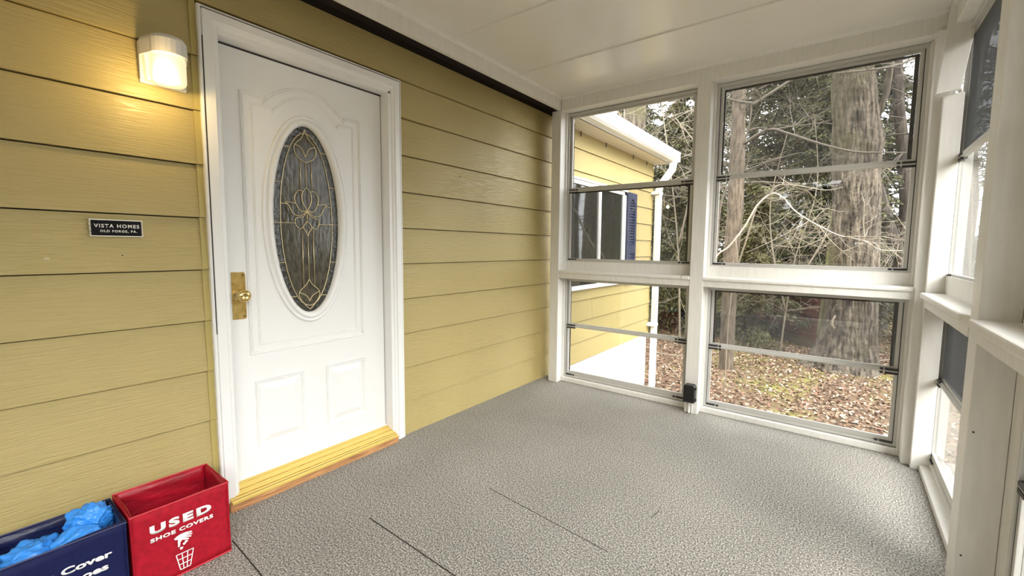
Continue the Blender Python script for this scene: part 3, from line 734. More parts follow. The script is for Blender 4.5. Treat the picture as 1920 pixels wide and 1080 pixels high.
rel(text_mesh('lettering', 'Your Shoes', ink, blue, .010, .198, .1430, .1635, .3195, .035, .0008), blue)
def flat(poly, name='printed_hand'):
    return rel(MB().prism(poly, 0, .3062, .3070).build(name, ink, red), red)
hand = [(.3555, .1395), (.362, .144), (.372, .1475), (.386, .1475), (.402, .1435), (.4045, .1415), (.402, .1395), (.389, .1410), (.389, .1400), (.4045, .1350), (.404, .1325), (.401, .1320), (.387, .1360), (.3865, .1350), (.402, .1275), (.401, .1250), (.398, .1250), (.383, .1310), (.3825, .1300), (.3955, .1215), (.393, .1195), (.388, .1205), (.3765, .1260), (.372, .1215), (.3705, .1130), (.3685, .1060), (.3640, .1070), (.3650, .1150), (.3645, .1240), (.366, .1300), (.364, .1335), (.359, .1340)]
flat(hand)
for (y, z, s) in [(.3870, .1150, .0050), (.3815, .1100, .0045), (.3735, .0985, .0050)]:
    flat([(y-s, z+s*.2), (y-s*.2, z+s), (y+s*.3, z+s*.4), (y+s, z+s*.7), (y+s*.6, z-s*.6), (y-s*.4, z-s)], 'printed_scrap')
mb = MB()
def bar(p, q, w_=.0013):
    d = Vector((0, q[0]-p[0], q[1]-p[1])); nn = Vector((0, -d.z, d.y)).normalized()*w_
    P, Q = Vector((.3066, *p)), Vector((.3066, *q)); mb.add([P-nn, P+nn, Q+nn, Q-nn], [(0, 1, 2, 3)])
tl, tr_, bl, br = (.3585, .0800), (.4050, .0800), (.3680, .0250), (.3945, .0250)
lerp = lambda a, b, t: (a[0]+(b[0]-a[0])*t, a[1]+(b[1]-a[1])*t)
for t in (0, 1/3, 2/3, 1): bar(lerp(tl, tr_, t), lerp(bl, br, t)); bar(lerp(tl, bl, t), lerp(tr_, br, t))
rel(mb.build('printed_basket', ink, red), red)
# crumpled shoe covers
sc = bpy.data.materials.new('blue_plastic_film'); sc.use_nodes = True
q = B(sc); q.inputs['Base Color'].default_value = (.04, .27, .80, 1); q.inputs['Roughness'].default_value = .32; q.inputs['Subsurface Weight'].default_value = .0
q.inputs['Transmission Weight'].default_value = .0
def cover(x, y, z, rx, ry, rz, seed, rot, label):
    r_ = np.random.default_rng(seed); bm = bmesh.new(); bmesh.ops.create_icosphere(bm, subdivisions=5, radius=1)
    K = r_.normal(size=(9, 3))*2.6; ph = r_.uniform(0, 6, 9); K2 = r_.normal(size=(8, 3))*7; ph2 = r_.uniform(0, 6, 8)
    for v_ in bm.verts:
        p = np.array(v_.co); d = (1-np.abs(np.sin(K@p+ph)))**2
        e_ = (1-np.abs(np.sin(K2@p+ph2)))**3
        s1 = .72+.42*(d.mean()-.2)*2.2+.22*e_.mean()
        v_.co = Vector((p[0]*rx*s1, p[1]*ry*s1, p[2]*rz*s1))
    me = bpy.data.meshes.new('shoe_cover'); bm.to_mesh(me); bm.free()
    o = link('shoe_cover', me, sc, smooth=True); o.location = (x, y, z); o.rotation_euler = rot
    tag(o, label, 'shoe cover', 'crumpled covers in the navy bin')
cover(.185, .185, .250, .062, .062, .062, 1, (0, .3, .4), 'crumpled blue plastic shoe cover heaped highest, by the red bin')
cover(.245, .150, .222, .066, .080, .050, 2, (.2, .1, 1.1), 'crumpled blue plastic shoe cover at the middle of the navy bin front')
cover(.215, .060, .205, .075, .085, .050, 3, (.1, .4, .2), 'crumpled blue plastic shoe cover in the left half of the navy bin')
cover(.250, .000, .190, .055, .055, .045, 4, (.5, .1, .9), 'crumpled blue plastic shoe cover at the left picture edge, lowest in the bin')
cover(.170, .110, .190, .070, .080, .045, 5, (.1, .7, 2.2), 'crumpled blue plastic shoe cover underneath the others at the back')

# ------------------------------------------------------------------ small black box on the middle post
bb = empty('outlet_box', (1.258, 2.89, .145), None, 'small black ribbed plastic box mounted low on the middle post', 'box')
MB().prism([(-.036, -.058), (.036, -.058), (.036, .050), (.028, .062), (-.028, .062), (-.036, .050)], 1, -.052, .0).build('housing', blackpl, bb, bevel=.003)
for i in range(6): MB().box(-.028, .020, -.056, -.051, -.040+i*.015, -.033+i*.015).build('rib', blackpl, bb, bevel=.001)
MB().box(.036, .043, -.040, -.022, .030, .046).build('hinge', blackpl, bb); MB().box(.036, .045, -.040, -.022, -.046, -.030).build('clasp', blackpl, bb)
MB().tube([(-.006, -.012, -.056), (-.006, -.012, -.140)], .008, 8).build('conduit', white, bb)
MB().tube([(.014, -.010, -.056), (.014, -.010, -.143)], .004, 6).build('cord', white, bb)

# ------------------------------------------------------------------ ground and litter
GZ = -.80
nx, ny = 90, 110
xs_, ys_ = np.linspace(-14, 26, nx), np.linspace(-12, 45, ny)
XX, YY = np.meshgrid(xs_, ys_)
def gz(x, y):
    h = .03*np.sin(x*1.3+y*.7)+.03*np.sin(x*.6-y*1.1+1)
    far_ = np.clip((y-9)/20, 0, 1); return GZ+h*np.clip((y-3.2)/3, 0.2, 1)+far_*.5+.10*np.exp(-((x-2.2)**2+(y-8.)**2)/1.6)
ZZ = gz(XX, YY)
V = np.stack([XX, YY, ZZ], -1).reshape(-1, 3)
I = np.arange(nx*ny).reshape(ny, nx); F = np.stack([I[:-1, :-1], I[:-1, 1:], I[1:, 1:], I[1:, :-1]], -1).reshape(-1, 4)
gr = np_mesh('ground', V, F, ground_m, smooth=True); tag(gr, 'woodland ground of bare soil and moss outside the porch', 'ground', kind='structure')

def scatter(name, n, xr, yr, smin, smax, m, label, cat, pdf=None, lift=.02):
    x = rng.uniform(xr[0], xr[1], n); y = yr[0]+(yr[1]-yr[0])*rng.uniform(0, 1, n)**1.5
    keep = ~((x > -.3) & (x < 2.6) & (y < 3.2)) & ~((x < .0) & (y < 5.45))
    if pdf is not None: keep &= pdf(x, y) > rng.uniform(0, 1, n)
    x, y = x[keep], y[keep]; n = len(x); z = gz(x, y)+rng.uniform(.003, lift, n)
    a = rng.uniform(0, 2*PI, n); ti = rng.normal(0, .45, n); s1 = rng.uniform(smin, smax, n); s2 = s1*rng.uniform(.35, .75, n)
    u = np.stack([np.cos(a)*np.cos(ti), np.sin(a)*np.cos(ti), np.sin(ti)], -1)*s1[:, None]
    tj = rng.normal(0, .4, n); v_ = np.stack([-np.sin(a)*np.cos(tj), np.cos(a)*np.cos(tj), np.sin(tj)], -1)*s2[:, None]
    c = np.stack([x, y, z], -1); curl = np.zeros((n, 3)); curl[:, 2] = s1*rng.uniform(-.1, .35, n)
    V = np.stack([c-u, c-v_*.9+curl, c+u, c+v_+curl], 1).reshape(-1, 3); F = np.arange(4*n).reshape(n, 4)
    o = np_mesh(name, V, F, m, mi=rng.integers(0, len(m), n)); tag(o, label, cat, kind='stuff'); return o
def mossy(x, y): return (np.sin(x*1.7+.5)*np.sin(y*1.9+x)*.5+.5)
scatter('leaf_litter', 130000, (-4, 9), (3.15, 17), .016, .036, leaf, 'brown and tan fallen leaves covering the woodland ground', 'leaves', lambda x, y: np.clip(1.15-.75*mossy(x, y)*(y < 11), 0, 1))
grassm = [moss_m, mat('dry_grass', (.34, .27, .12), 1), mat('green_moss', (.11, .12, .03), 1)]
scatter('moss_patch', 45000, (-3, 7), (3.15, 12), .010, .024, grassm, 'yellow green moss and dry grass patches between the leaves', 'moss', lambda x, y: (mossy(x, y) > .55)*.9, .012)

# ------------------------------------------------------------------ trees
def vnoise(p, seed=0):
    r_ = np.random.default_rng(seed); out = np.zeros(len(p)); 
    for k in range(14):
        w_ = r_.normal(size=3); w_ /= np.linalg.norm(w_); f_ = 1.5*1.35**k; out += np.sin((p@w_)*f_+r_.uniform(0, 6))/1.15**k
    return out/4
def trunk(name, m, parent, path, radii, seg=120, rows=260, depth=.018, seed=0, flare=None):
    P = np.array(path, float); t = np.linspace(0, 1, len(P)); tt = np.linspace(0, 1, rows)
    c = np.stack([np.interp(tt, t, P[:, i]) for i in range(3)], -1); r_ = np.interp(tt, t, radii)
    # smooth centre and radius
    for _ in range(8):
        c[1:-1] = (c[:-2]+c[1:-1]*2+c[2:])/4; r_[1:-1] = (r_[:-2]+r_[1:-1]*2+r_[2:])/4
    th = np.linspace(0, 2*PI, seg, endpoint=False)
    TH, ROW = np.meshgrid(th, np.arange(rows)); R_ = r_[ROW]; Z = c[ROW, 2]
    q = np.stack([np.cos(TH)*R_*9, np.sin(TH)*R_*9, Z*1.3], -1).reshape(-1, 3)
    w1 = vnoise(q, seed).reshape(rows, seg); q2 = np.stack([np.cos(TH)*R_*26, np.sin(TH)*R_*26, Z*3.0], -1).reshape(-1, 3); w2 = vnoise(q2, seed+5).reshape(rows, seg)
    d = (1-np.abs(w1)*1.6)*.6+(1-np.abs(w2)*1.5)*.4
    RR = R_+depth*(d-.5)
    if flare is not None: RR = RR+flare(TH, Z)
    V = np.stack([c[ROW, 0]+np.cos(TH)*RR, c[ROW, 1]+np.sin(TH)*RR, Z], -1).reshape(-1, 3)
    I = np.arange(rows*seg).reshape(rows, seg); J = np.roll(I, -1, 1)
    F = np.stack([I[:-1], J[:-1], J[1:], I[1:]], -1).reshape(-1, 4)
    return np_mesh(name, V, F, m, parent, smooth=True)
def arc(p0, p1, sag, n=12, wob=.03, r_=random):
    p0, p1 = Vector(p0), Vector(p1); out = []
    ph = [r_.uniform(0, 6) for _ in range(4)]; ln = (p1-p0).length
    for i in range(n+1):
        t = i/n; p = p0.lerp(p1, t); p.z += sag*4*t*(1-t); k = wob*ln*math.sin(PI*t)
        p.x += k*math.sin(5*t+ph[0]); p.y += k*math.sin(4*t+ph[1]); p.z += k*.7*math.sin(7*t+ph[2]); out.append(p)
    return out
def twigs(mb, base, dirv, ln, r0, lvl, r_, droop=.0, seg=4):
    """recursive thin branch"""
    pts = [Vector(base)]; d = Vector(dirv).normalized(); n = 6
    for i in range(n):
        d = (d+Vector((r_.gauss(0, .16), r_.gauss(0, .16), r_.gauss(0, .14)-droop))).normalized(); pts.append(pts[-1]+d*ln/n)
    mb.tube(pts, [r0*(1-.75*i/n) for i in range(n+1)], seg, caps=False)
    if lvl > 0:
        for k in range(r_.randint(3, 5)):
            i = r_.randint(1, n-1); dd = (pts[i+1]-pts[i]).normalized(); sd = Vector((r_.gauss(0, 1), r_.gauss(0, 1), r_.gauss(0, .7))).normalized()
            twigs(mb, pts[i], dd*.6+sd*.8, ln*r_.uniform(.35, .6), r0*.5, lvl-1, r_, droop, 3)

# big oak
oak = empty('oak_tree', (2.17, 8.0, GZ), None, 'largest tree with thick furrowed grey brown trunk in the right far window', 'tree')
pth = [(2.13, 8.0, -.95), (2.16, 8.0, -.6), (2.19, 8.0, 0), (2.18, 8.0, .8), (2.16, 8.0, 1.7), (2.11, 8.0, 2.5), (2.05, 8.0, 3.2), (1.97, 8.0, 4.0), (1.85, 8.0, 5.5), (1.75, 8.0, 8.0)]
rad = [.50, .40, .315, .290, .275, .280, .265, .24, .20, .14]
def oak_flare(TH, Z):
    k = np.clip((-.05-Z)/.85, 0, 1)**2
    return k*(.30*np.exp(-((np.abs(((TH-PI*1.06+PI) % (2*PI))-PI))/.35)**2)+.16*np.exp(-((np.abs(((TH-5.6+PI) % (2*PI))-PI))/.4)**2)+.14*np.exp(-((np.abs(((TH-4.4+PI) % (2*PI))-PI))/.4)**2))+.05*np.exp(-((Z-2.75)/.18)**2)*np.exp(-((np.abs(((TH-0+PI) % (2*PI))-PI))/.6)**2)
o = trunk('trunk', oak_m, oak, pth, rad, 260, 460, .055, 3, oak_flare); o.location = -oak.location
st = empty('leaning_tree', (2.0, 8.25, GZ), None, 'mossy second stem leaning just behind the left side of the big oak', 'tree')
o = trunk('trunk', bark('mossy_bark', (.05, .045, .022), (.15, .13, .065), (.11, .11, .035)), st, [(1.95, 8.35, -.95), (1.98, 8.35, .2), (2.02, 8.4, 1.4), (2.05, 8.45, 2.4), (2.1, 8.5, 4.5)], [.22, .19, .18, .17, .12], 90, 200, .018, 9); o.location = -st.location
mb = MB(); rr = random.Random(5)
# stubs, limb and vines on the oak
mb.tube(arc((1.78, 7.75, 1.75), (1.35, 7.3, 2.05), .05, 10, .05, rr), [.012]*11, 5); mb.tube([(2.28, 8.05, 2.95), (2.40, 8, 3.35), (2.46, 8, 4.2), (2.42, 7.9, 5.5)], [.06, .045, .035, .02], 10)
o = mb.build('limb', oak_m, oak, smooth=True); o.location = -oak.location
o = MB().tube([(1.99, 7.63, -.03), (1.965, 7.60, .03), (1.975, 7.585, .10), (2.00, 7.58, .17)], [.030, .022, .015, .009], 8).build('broken_stub', twig_m, oak, smooth=True); o.location = -oak.location
rock = bmesh.new(); bmesh.ops.create_icosphere(rock, subdivisions=3, radius=1)
for v_ in rock.verts: v_.co = Vector((v_.co.x*.11*(1+.15*math.sin(5*v_.co.y)), v_.co.y*.06, v_.co.z*.035))
me = bpy.data.meshes.new('rock'); rock.to_mesh(me); rock.free()
o = link('rock', me, mat('pale_stone', (.36, .34, .30), .9), smooth=True); o.location = (1.93, 7.30, -.765); tag(o, 'flat pale stone lying at the foot of the big oak', 'rock')

# slim pinkish trunk
sl = empty('slim_tree', (.60, 7.3, GZ), None, 'slim straight pinkish brown trunk nearest the middle post', 'tree')
o = trunk('trunk', slim_m, sl, [(.615, 7.3, -.95), (.61, 7.3, 0), (.60, 7.3, 1.0), (.63, 7.3, 1.7), (.62, 7.3, 2.5), (.60, 7.3, 3.5), (.55, 7.3, 6.5)], [.115, .105, .112, .117, .112, .088, .05], 60, 200, .010, 21); o.location = -sl.location
rr = random.Random(8); mb = MB()
for k in range(9):
    z = rr.uniform(1.6, 4.5); a = rr.uniform(0, 2*PI); twigs(mb, (.61, 7.3, z), (math.cos(a), math.sin(a)*.6, .35), rr.uniform(.8, 1.8), .016, 2, rr)
o = mb.build('branches', twig2_m, sl); o.location = -sl.location; o['kind'] = 'stuff'

def simple_tree(name, label, path, radii, m, seed, twm=twig3_m, nb=10, zr=(2, 6), grp=None, ln=(1., 2.4), depth=.012):
    T = empty(name, (path[0][0], path[0][1], GZ), None, label, 'tree', grp)
    o = trunk('trunk', m, T, path, radii, 48, 120, depth, seed); o.location = -T.location
    rr = random.Random(seed); mb = MB(); P = np.array(path)
    for k in range(nb):
        z = rr.uniform(*zr); x = float(np.interp(z, P[:, 2], P[:, 0])); y = float(np.interp(z, P[:, 2], P[:, 1])); a = rr.uniform(0, 2*PI)
        twigs(mb, (x, y, z), (math.cos(a), math.sin(a), rr.uniform(-.1, .5)), rr.uniform(*ln), .022, 2, rr, .03)
    if nb:
        o = mb.build('branches', twm, T); o.location = -T.location; o['kind'] = 'stuff'
    return T
simple_tree('bare_tree', 'wide grey trunk rising above the house gutter in the left window', [(-2.1, 9.5, -.9), (-2.08, 9.5, 2), (-2.02, 9.5, 4.2), (-1.95, 9.5, 8)], [.33, .28, .25, .18], oak_m, 31, twig_m, 8, (3, 6))
simple_tree('bare_tree', 'tall dark trunk right of the big oak curving left at its foot', [(2.75, 12.5, -.9), (2.78, 12.5, -.3), (2.98, 12.5, .8), (3.13, 12.5, 1.95), (3.02, 12.5, 3.0), (2.85, 12.5, 4.2), (2.74, 12.5, 5.3), (2.7, 12.5, 9)], [.22, .16, .15, .13, .12, .10, .09, .05], far_m, 32, twig3_m, 12, (1.5, 6))
simple_tree('bare_tree', 'leaning dark trunk crossing behind the right edge of the big oak', [(3.35, 11.5, -.9), (3.15, 11.5, .5), (2.75, 11.5, 1.7), (2.45, 11.5, 2.8), (2.2, 11.5, 4.5)], [.17, .13, .11, .09, .05], far_m, 33, twig3_m, 5, (2, 4))
simple_tree('bare_tree', 'dark trunk at the right edge of the right far windows', [(3.75, 13.5, -.7), (3.75, 13.5, 2), (3.7, 13.5, 5), (3.6, 13.5, 9)], [.30, .17, .15, .10], far_m, 34, twig3_m, 6, (2, 6))
k = 0
spots = [(-.6, 17), (.9, 19), (2.0, 21), (4.6, 18), (5.6, 22), (-3.2, 18), (-5, 15), (.1, 23), (3.4, 24), (7.5, 15), (9, 19), (6.6, 12)]
for (x, y) in spots:
    k += 1; rr = random.Random(k+100); z0 = float(gz(x, y))
    T = simple_tree('distant_tree', None, [(x, y, z0-.1), (x+rr.uniform(-.2, .2), y, 3), (x+rr.uniform(-.4, .4), y, 6), (x+rr.uniform(-.6, .6), y, 12)], [rr.uniform(.14, .24), .15, .12, .06], far_m, 60+k, twig3_m, 6, (2, 8), 'distant bare trunks in the wood')
    T['label'] = 'thin bare trunk standing far back among the evergreens of the wood'

# evergreens: one trunk, drooping limbs, needle sprays
def evergreen(x, y, h, rad_, n, seed, label, z_lo=-.2, tone=(0, 1, 2, 3), size=(.024, .062), trunk_r=.12):
    r_ = np.random.default_rng(seed); z0 = float(gz(x, y)); T = empty('evergreen_tree', (x, y, z0), None, label, 'tree')
    t_ = MB().tube([(0, 0, -.1), (0, 0, h*.5), (0, 0, h)], [trunk_r, trunk_r*.6, .01], 8).build('trunk', far_m, T, smooth=True)
    nb = max(60, n//170); zb = r_.uniform(.02, 1, nb)**.9; az = r_.uniform(0, 2*PI, nb); ln = rad_*(1-zb*.8)*r_.uniform(.7, 1.15, nb); hz = z_lo+zb*(h-z_lo)
    mb = MB()
    for i in range(0, nb):
        a = az[i]; e_ = [(0, 0, hz[i]), (math.cos(a)*ln[i]*.5, math.sin(a)*ln[i]*.5, hz[i]+.05*ln[i]), (math.cos(a)*ln[i], math.sin(a)*ln[i], hz[i]-.22*ln[i])]
        mb.tube(e_, [.018, .010, .003], 4, caps=False)
    o = mb.build('limbs', twig3_m, T, fix=False); o['kind'] = 'stuff'
    bi = r_.integers(0, nb, n); s_ = r_.uniform(.12, 1.05, n); L_ = ln[bi]; side = r_.normal(0, .16, n)*L_*(1.1-s_*.5)
    a = az[bi]; px = np.cos(a)*L_*s_-np.sin(a)*side; py = np.sin(a)*L_*s_+np.cos(a)*side
    pz = hz[bi]+.16*L_*s_-.38*L_*s_**2-np.abs(side)*.35-r_.exponential(.05, n)
    c = np.stack([px, py, pz], -1); sz = r_.uniform(size[0], size[1], n)
    d = np.stack([np.cos(a)+r_.normal(0, .5, n), np.sin(a)+r_.normal(0, .5, n), -.55+r_.normal(0, .4, n)], -1); d /= np.linalg.norm(d, axis=1)[:, None]
    e_ = np.cross(d, r_.normal(size=(n, 3))); e_ /= np.linalg.norm(e_, axis=1)[:, None]
    u = d*sz[:, None]; v_ = e_*(sz*r_.uniform(.22, .5, n))[:, None]
    V = np.stack([c-u, c-v_*1.0-u*.1, c+u, c+v_+u*.1], 1).reshape(-1, 3); F = np.arange(4*n).reshape(n, 4)
    mi = np.array(tone)[(vnoise(c*2.5, seed)*1.6+r_.normal(0, .5, n)+len(tone)/2).clip(0, len(tone)-1).astype(int)]
    o = np_mesh('foliage', V, F, fol, T, mi=mi); o['kind'] = 'stuff'
    return T
evergreen(-1.3, 10.8, 6.0, 1.9, 75000, 1, 'dark evergreen seen beside the downspout in the left far window')
evergreen(.55, 12.6, 9.0, 2.3, 62000, 2, 'dense green evergreen behind the slim pinkish trunk')
evergreen(1.75, 11.4, 6.6, 1.9, 56000, 3, 'dark evergreen filling the gap between the slim trunk and the big oak')
evergreen(-3.4, 13.2, 8.5, 2.2, 34000, 4, 'evergreen rising behind the house roof in the left window')
evergreen(.6, 9.6, 3.2, 1.05, 16000, 5, 'low bushy evergreen left of the shed behind the slim trunk', z_lo=.1, tone=(1, 3, 1, 3))
evergreen(4.9, 15.5, 9.5, 2.0, 18000, 6, 'evergreen at the right side beyond the curved dark trunk', z_lo=2.9)
evergreen(-.6, 16.5, 11., 2.8, 30000, 7, 'tall evergreen in the back row behind the left far window')
evergreen(.4, 20.0, 12., 3.2, 18000, 14, 'tall evergreen furthest back behind the slim trunk', size=(.06, .13))
evergreen(2.3, 17.0, 10., 2.8, 24000, 8, 'tall evergreen in the back row behind the big oak', z_lo=.3, size=(.05, .11))
evergreen(8.0, 10.5, 3.6, 1.8, 9000, 9, 'evergreen off to the right of the porch, nearest the side windows', z_lo=.3, size=(.06, .12))
evergreen(-3.0, 22.0, 12., 3.4, 16000, 12, 'tall evergreen furthest back on the left', size=(.07, .14))
evergreen(9.5, 3.5, 5.5, 1.9, 9000, 13, 'evergreen facing the middle of the side windows', z_lo=.3, size=(.07, .14))

for i, (x, y, w_) in enumerate([(-3.6, 16.0, 'left of the house corner'), (-1.6, 14.2, 'behind the downspout'), (.2, 15.2, 'between the middle post and the slim trunk'), (1.3, 14.4, 'above the shed'), (2.3, 15.0, 'directly behind the big oak'), (3.6, 16.2, 'behind the curved dark trunk'), (5.2, 17.0, 'at the right picture edge of the far windows')]):
    evergreen(x, y, 4.2 if x < 3 else 2.2, 1.7, 12000, 70+i, 'low spreading evergreen in the undergrowth '+w_, z_lo=0., size=(.06, .12), tone=(0, 1, 2, 1))
for i, (x, y) in enumerate([(14, -9), (15, -5), (14.5, -1), (15.5, 3), (17, 8), (8.5, -13), (12, -12)]):  # unseen row put in to block low sky light on the upper walls
    T = evergreen(x, y, 7.5, 2.6, 4500, 90+i, 'unseen wide evergreen in the far row, added to dim light through the side windows', z_lo=0., size=(.16, .30), trunk_r=.16)
    T['group'] = 'unseen far row of evergreens added to dim the side windows'
for i, (x, y, h) in enumerate([(2.6, -5.8, 9.), (5.4, -5.2, 5.6), (-.3, -6.4, 8.), (3.2, -8.5, 8.5), (-.8, -9.5, 9.), (7.6, -7.6, 6.0), (10.2, -3.2, 5.2), (.9, -12.5, 11.), (5.2, -12.0, 11.), (12.0, 1.0, 6.5), (12.5, 6.5, 3.8), (-4.5, -10.0, 9.), (12.0, -7.0, 6.)]):  # unseen trees put in to cut pane reflections and incoming light
    T = evergreen(x, y, h, 2.6, 8000, 40+i, 'unseen wide evergreen of the wood away from the far windows, added to cut light and reflections', z_lo=.2, size=(.12, .24), trunk_r=.16)
    T['group'] = 'unseen evergreens around the other porch sides, added to cut light and reflections'

# sapling whose pale branch arches in front of everything
sp = empty('bare_sapling', (.45, 5.6, GZ), None, 'pale bare sapling arching across the right far window', 'tree')
rr = random.Random(3)
main = [(.40, 5.6, GZ), (.50, 5.55, -.1), (.66, 5.5, .70), (.795, 5.5, 1.031), (.923, 5.5, 1.143), (1.086, 5.5, 1.38), (1.208, 5.5, 1.622), (1.352, 5.5, 1.746), (1.47, 5.5, 1.686), (1.58, 5.5, 1.547), (1.735, 5.5, 1.427), (1.932, 5.5, 1.305), (2.026, 5.5, 1.265), (2.206, 5.5, 1.216), (2.339, 5.5, 1.13), (2.511, 5.5, 1.122)]
mp_ = [Vector(p) for p in cat(main, 5)]
o = MB().tube(mp_, list(np.linspace(.014, .005, len(mp_))), 6).build('main_branch', mat('sunlit_twig', (.40, .36, .30), .8), sp, smooth=True); o.location = -sp.location
mb = MB()
subs = [([(1.32, 5.5, 1.73), (1.42, 5.45, 1.83), (1.62, 5.4, 1.80), (1.85, 5.4, 1.74), (2.0, 5.4, 1.76)], .007), ([(.99, 5.5, 1.25), (1.02, 5.5, 1.10), (1.03, 5.5, .97)], .008),
        ([(1.20, 5.5, 1.62), (1.10, 5.6, 1.25), (.99, 5.7, .85), (.93, 5.7, .3), (.92, 5.7, GZ)], .013), ([(1.66, 5.5, 1.47), (1.60, 5.5, 1.30), (1.54, 5.5, 1.18)], .006),
        ([(1.72, 5.5, 1.43), (1.50, 5.4, 1.28), (1.30, 5.35, 1.16), (1.15, 5.3, 1.08)], .005), ([(1.93, 5.5, 1.30), (1.78, 5.5, 1.20), (1.62, 5.5, 1.14), (1.45, 5.5, 1.17)], .006),
        ([(2.03, 5.5, 1.26), (2.2, 5.45, 1.26), (2.38, 5.4, 1.255)], .006), ([(1.75, 5.5, 1.43), (1.85, 5.6, 1.55), (1.95, 5.6, 1.60)], .004), ([(2.2, 5.5, 1.22), (2.35, 5.5, 1.19), (2.5, 5.5, 1.19)], .004)]
for p, r0 in subs:
    q = cat(p, 5); mb.tube(q, list(np.linspace(r0, r0*.4, len(q))), 5)
    for _ in range(4):
        i = rr.randint(1, len(q)-2); twigs(mb, q[i], (rr.gauss(0, 1), rr.gauss(0, .6), rr.gauss(0, .6)), rr.uniform(.15, .4), .0035, 1, rr, .02, 3)
for _ in range(14):
    i = rr.randint(20, len(mp_)-4); twigs(mb, mp_[i], (rr.gauss(0, 1), rr.gauss(0, .6), rr.gauss(-.1, .6)), rr.uniform(.2, .6), .0045, 1, rr, .03, 3)
o = mb.build('side_branches', twig_m, sp); o.location = -sp.location; o['kind'] = 'stuff'
def branchy(label, base, items, seed, m, r0=.02, ntw=10, thin=.006, tl=(.3, .9)):
    T = empty('bare_shrub', base, None, label, 'shrub'); rr = random.Random(seed); mb = MB(); tw = MB()
    for it in items:
        q = cat(it, 5); rs = list(np.linspace(r0, r0*.35, len(q))); mb.tube(q, rs, 6)
        for _ in range(ntw):
            i = rr.randint(2, len(q)-2); twigs(tw, q[i], (rr.gauss(0, 1), rr.gauss(0, .7), rr.gauss(.1, .6)), rr.uniform(*tl), thin, 2, rr, .02, 3)
    o = mb.build('main_branch', m, T, smooth=True); o.location = -T.location
    o = tw.build('twigs', m, T); o.location = -T.location; o['kind'] = 'stuff'
branchy('dark forked sapling in front of the slim trunk with a long pale bough', (.55, 6.2, GZ),
        [[(.5, 6.2, GZ), (.62, 6.2, .6), (.66, 6.15, 1.65), (.78, 6.1, 2.0), (.92, 6.05, 2.40), (1.0, 6, 2.75), (1.0, 6, 2.95)],
         [(.92, 6.05, 2.45), (1.203, 6, 2.58), (1.433, 6, 2.498), (1.761, 6, 2.338), (2.065, 6, 2.218), (2.299, 6, 2.18), (2.521, 6, 2.154)],
         [(1.0, 6, 2.93), (.80, 6, 3.0), (.62, 6, 3.12), (.45, 6, 3.4)], [(1.0, 6, 2.9), (1.3, 6.1, 3.1), (1.7, 6.2, 3.35), (2.2, 6.3, 3.6)]], 41, twig2_m, .020, 8, .006)
branchy('bare twiggy shrub with grey stems standing before the evergreens at centre', (1.2, 9.0, GZ),
        [[(1.2, 9, GZ), (1.25, 9, 0), (1.35, 9, 1.0), (1.6, 9, 2.2), (1.5, 9, 3.4)], [(1.25, 9, 0), (1.0, 9, 1.0), (.9, 9, 2.0), (1.1, 9, 3.2)], [(1.3, 9, .4), (1.7, 9.1, 1.2), (1.9, 9.2, 1.9)]], 42, twig_m, .018, 16, .007, (.5, 1.3))
branchy('bare twiggy shrub with pale stems right of the big oak', (3.2, 9.5, GZ),
        [[(3.2, 9.5, GZ), (3.1, 9.5, .6), (2.9, 9.5, 1.4), (2.6, 9.4, 1.9)], [(3.2, 9.5, GZ), (3.3, 9.5, 1.2), (3.0, 9.5, 2.4), (3.1, 9.5, 3.6)], [(3.2, 9.5, .2), (2.9, 9.4, .9), (2.5, 9.3, 1.3)]], 43, twig_m, .014, 14, .006, (.4, 1.1))
branchy('bare pale limbs hanging behind the gutter end in the left far window', (-.4, 8.2, GZ),
        [[(-.4, 8.2, GZ), (-.5, 8.2, 1.0), (-.7, 8.2, 2.5), (-1.0, 8.2, 4.2)], [(-.5, 8.2, 1.2), (-.3, 8.1, 2.2), (-.2, 8.0, 3.6), (-.4, 8.0, 4.6)], [(-.35, 8.1, 2.0), (0, 8.0, 2.6), (-.6, 8.0, 3.5)]], 44, twig_m, .02, 16, .007, (.5, 1.4))
branchy('bare boughs reaching down from the top of the right far window', (3.6, 8.8, GZ),
        [[(3.6, 8.8, GZ), (3.5, 8.8, 2.0), (3.2, 8.6, 3.6), (2.6, 8.2, 4.2), (1.6, 7.8, 3.9), (.8, 7.6, 3.6)], [(3.4, 8.7, 3.0), (3.0, 8.5, 3.9), (2.4, 7.5, 3.55), (1.8, 7.2, 3.5)]], 45, twig2_m, .024, 18, .007, (.5, 1.4))
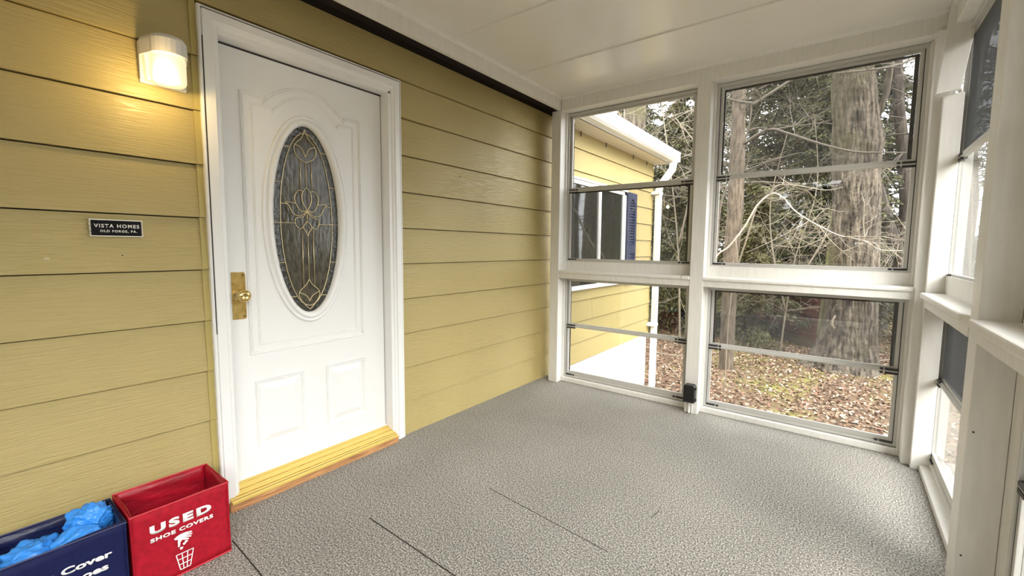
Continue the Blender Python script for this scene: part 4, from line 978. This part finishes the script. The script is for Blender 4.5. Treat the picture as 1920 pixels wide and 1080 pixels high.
# fallen sticks
for i, (p, lab) in enumerate([([(1.75, 5.0, GZ+.03), (2.05, 4.95, GZ+.045), (2.35, 5.05, GZ+.04)], 'pale curved fallen stick in the moss in front of the big oak'),
                              ([(-.6, 7.4, GZ+.05), (-.2, 7.3, GZ+.08), (.35, 7.6, GZ+.14), (.6, 7.9, GZ+.3)], 'pale curved fallen branch on the leaves behind the downspout'),
                              ([(1.0, 5.3, GZ+.03), (1.35, 5.35, GZ+.04), (1.6, 5.25, GZ+.03)], 'thin fallen twig among the leaves in front of the slim trunk'),
                              ([(2.6, 9.2, GZ+.05), (3.2, 9.6, GZ+.1), (4.0, 9.7, GZ+.06)], 'grey fallen limb lying right of the big oak')]):
    q = cat(p, 5); o = MB().tube(q, list(np.linspace(.014, .006, len(q))), 6).build('fallen_stick', twig_m, smooth=True); tag(o, lab, 'stick')

# ------------------------------------------------------------------ shed
sd_ = empty('garden_shed', (.45, 10.77, GZ), None, 'small red brown wooden shed standing behind the big oak', 'shed'); sd_.rotation_euler = (0, 0, math.radians(-42))
W_, D_, H_ = 1.99, .80, 1.18
MB().box(0.02, W_-.02, .03, D_, .05, H_).build('wall_core', shed_m, sd_)
nb_ = 11
for i in range(nb_):
    z = .22+i*(H_-.22)/nb_; hh = (H_-.22)/nb_
    MB().prism([(.03, z), (-.006, z), (.010, z+hh), (.03, z+hh)], 0, .0, W_).build('siding_board', shed_m, sd_)
MB().box(0, W_, -.01, .04, .03, .22).build('skid_board', shed_b, sd_)
for x in (0, .98, W_-.06): MB().box(x, x+.06, -.014, .01, .22, H_).build('corner_trim', shed_m, sd_)
MB().box(.80, 1.05, -.012, -.004, .62, .64).build('pale_scrape', twig_m, sd_)
MB().prism([(-.12, H_-.02), (D_/2, H_+.24), (D_+.12, H_-.02), (D_+.12, H_+.04), (D_/2, H_+.29), (-.12, H_+.04)], 0, -.1, W_+.1).build('roof', roof_m, sd_)
MB().prism([(0.0, H_), (D_/2, H_+.23), (D_, H_)], 0, .01, .04).build('gable', shed_m, sd_)
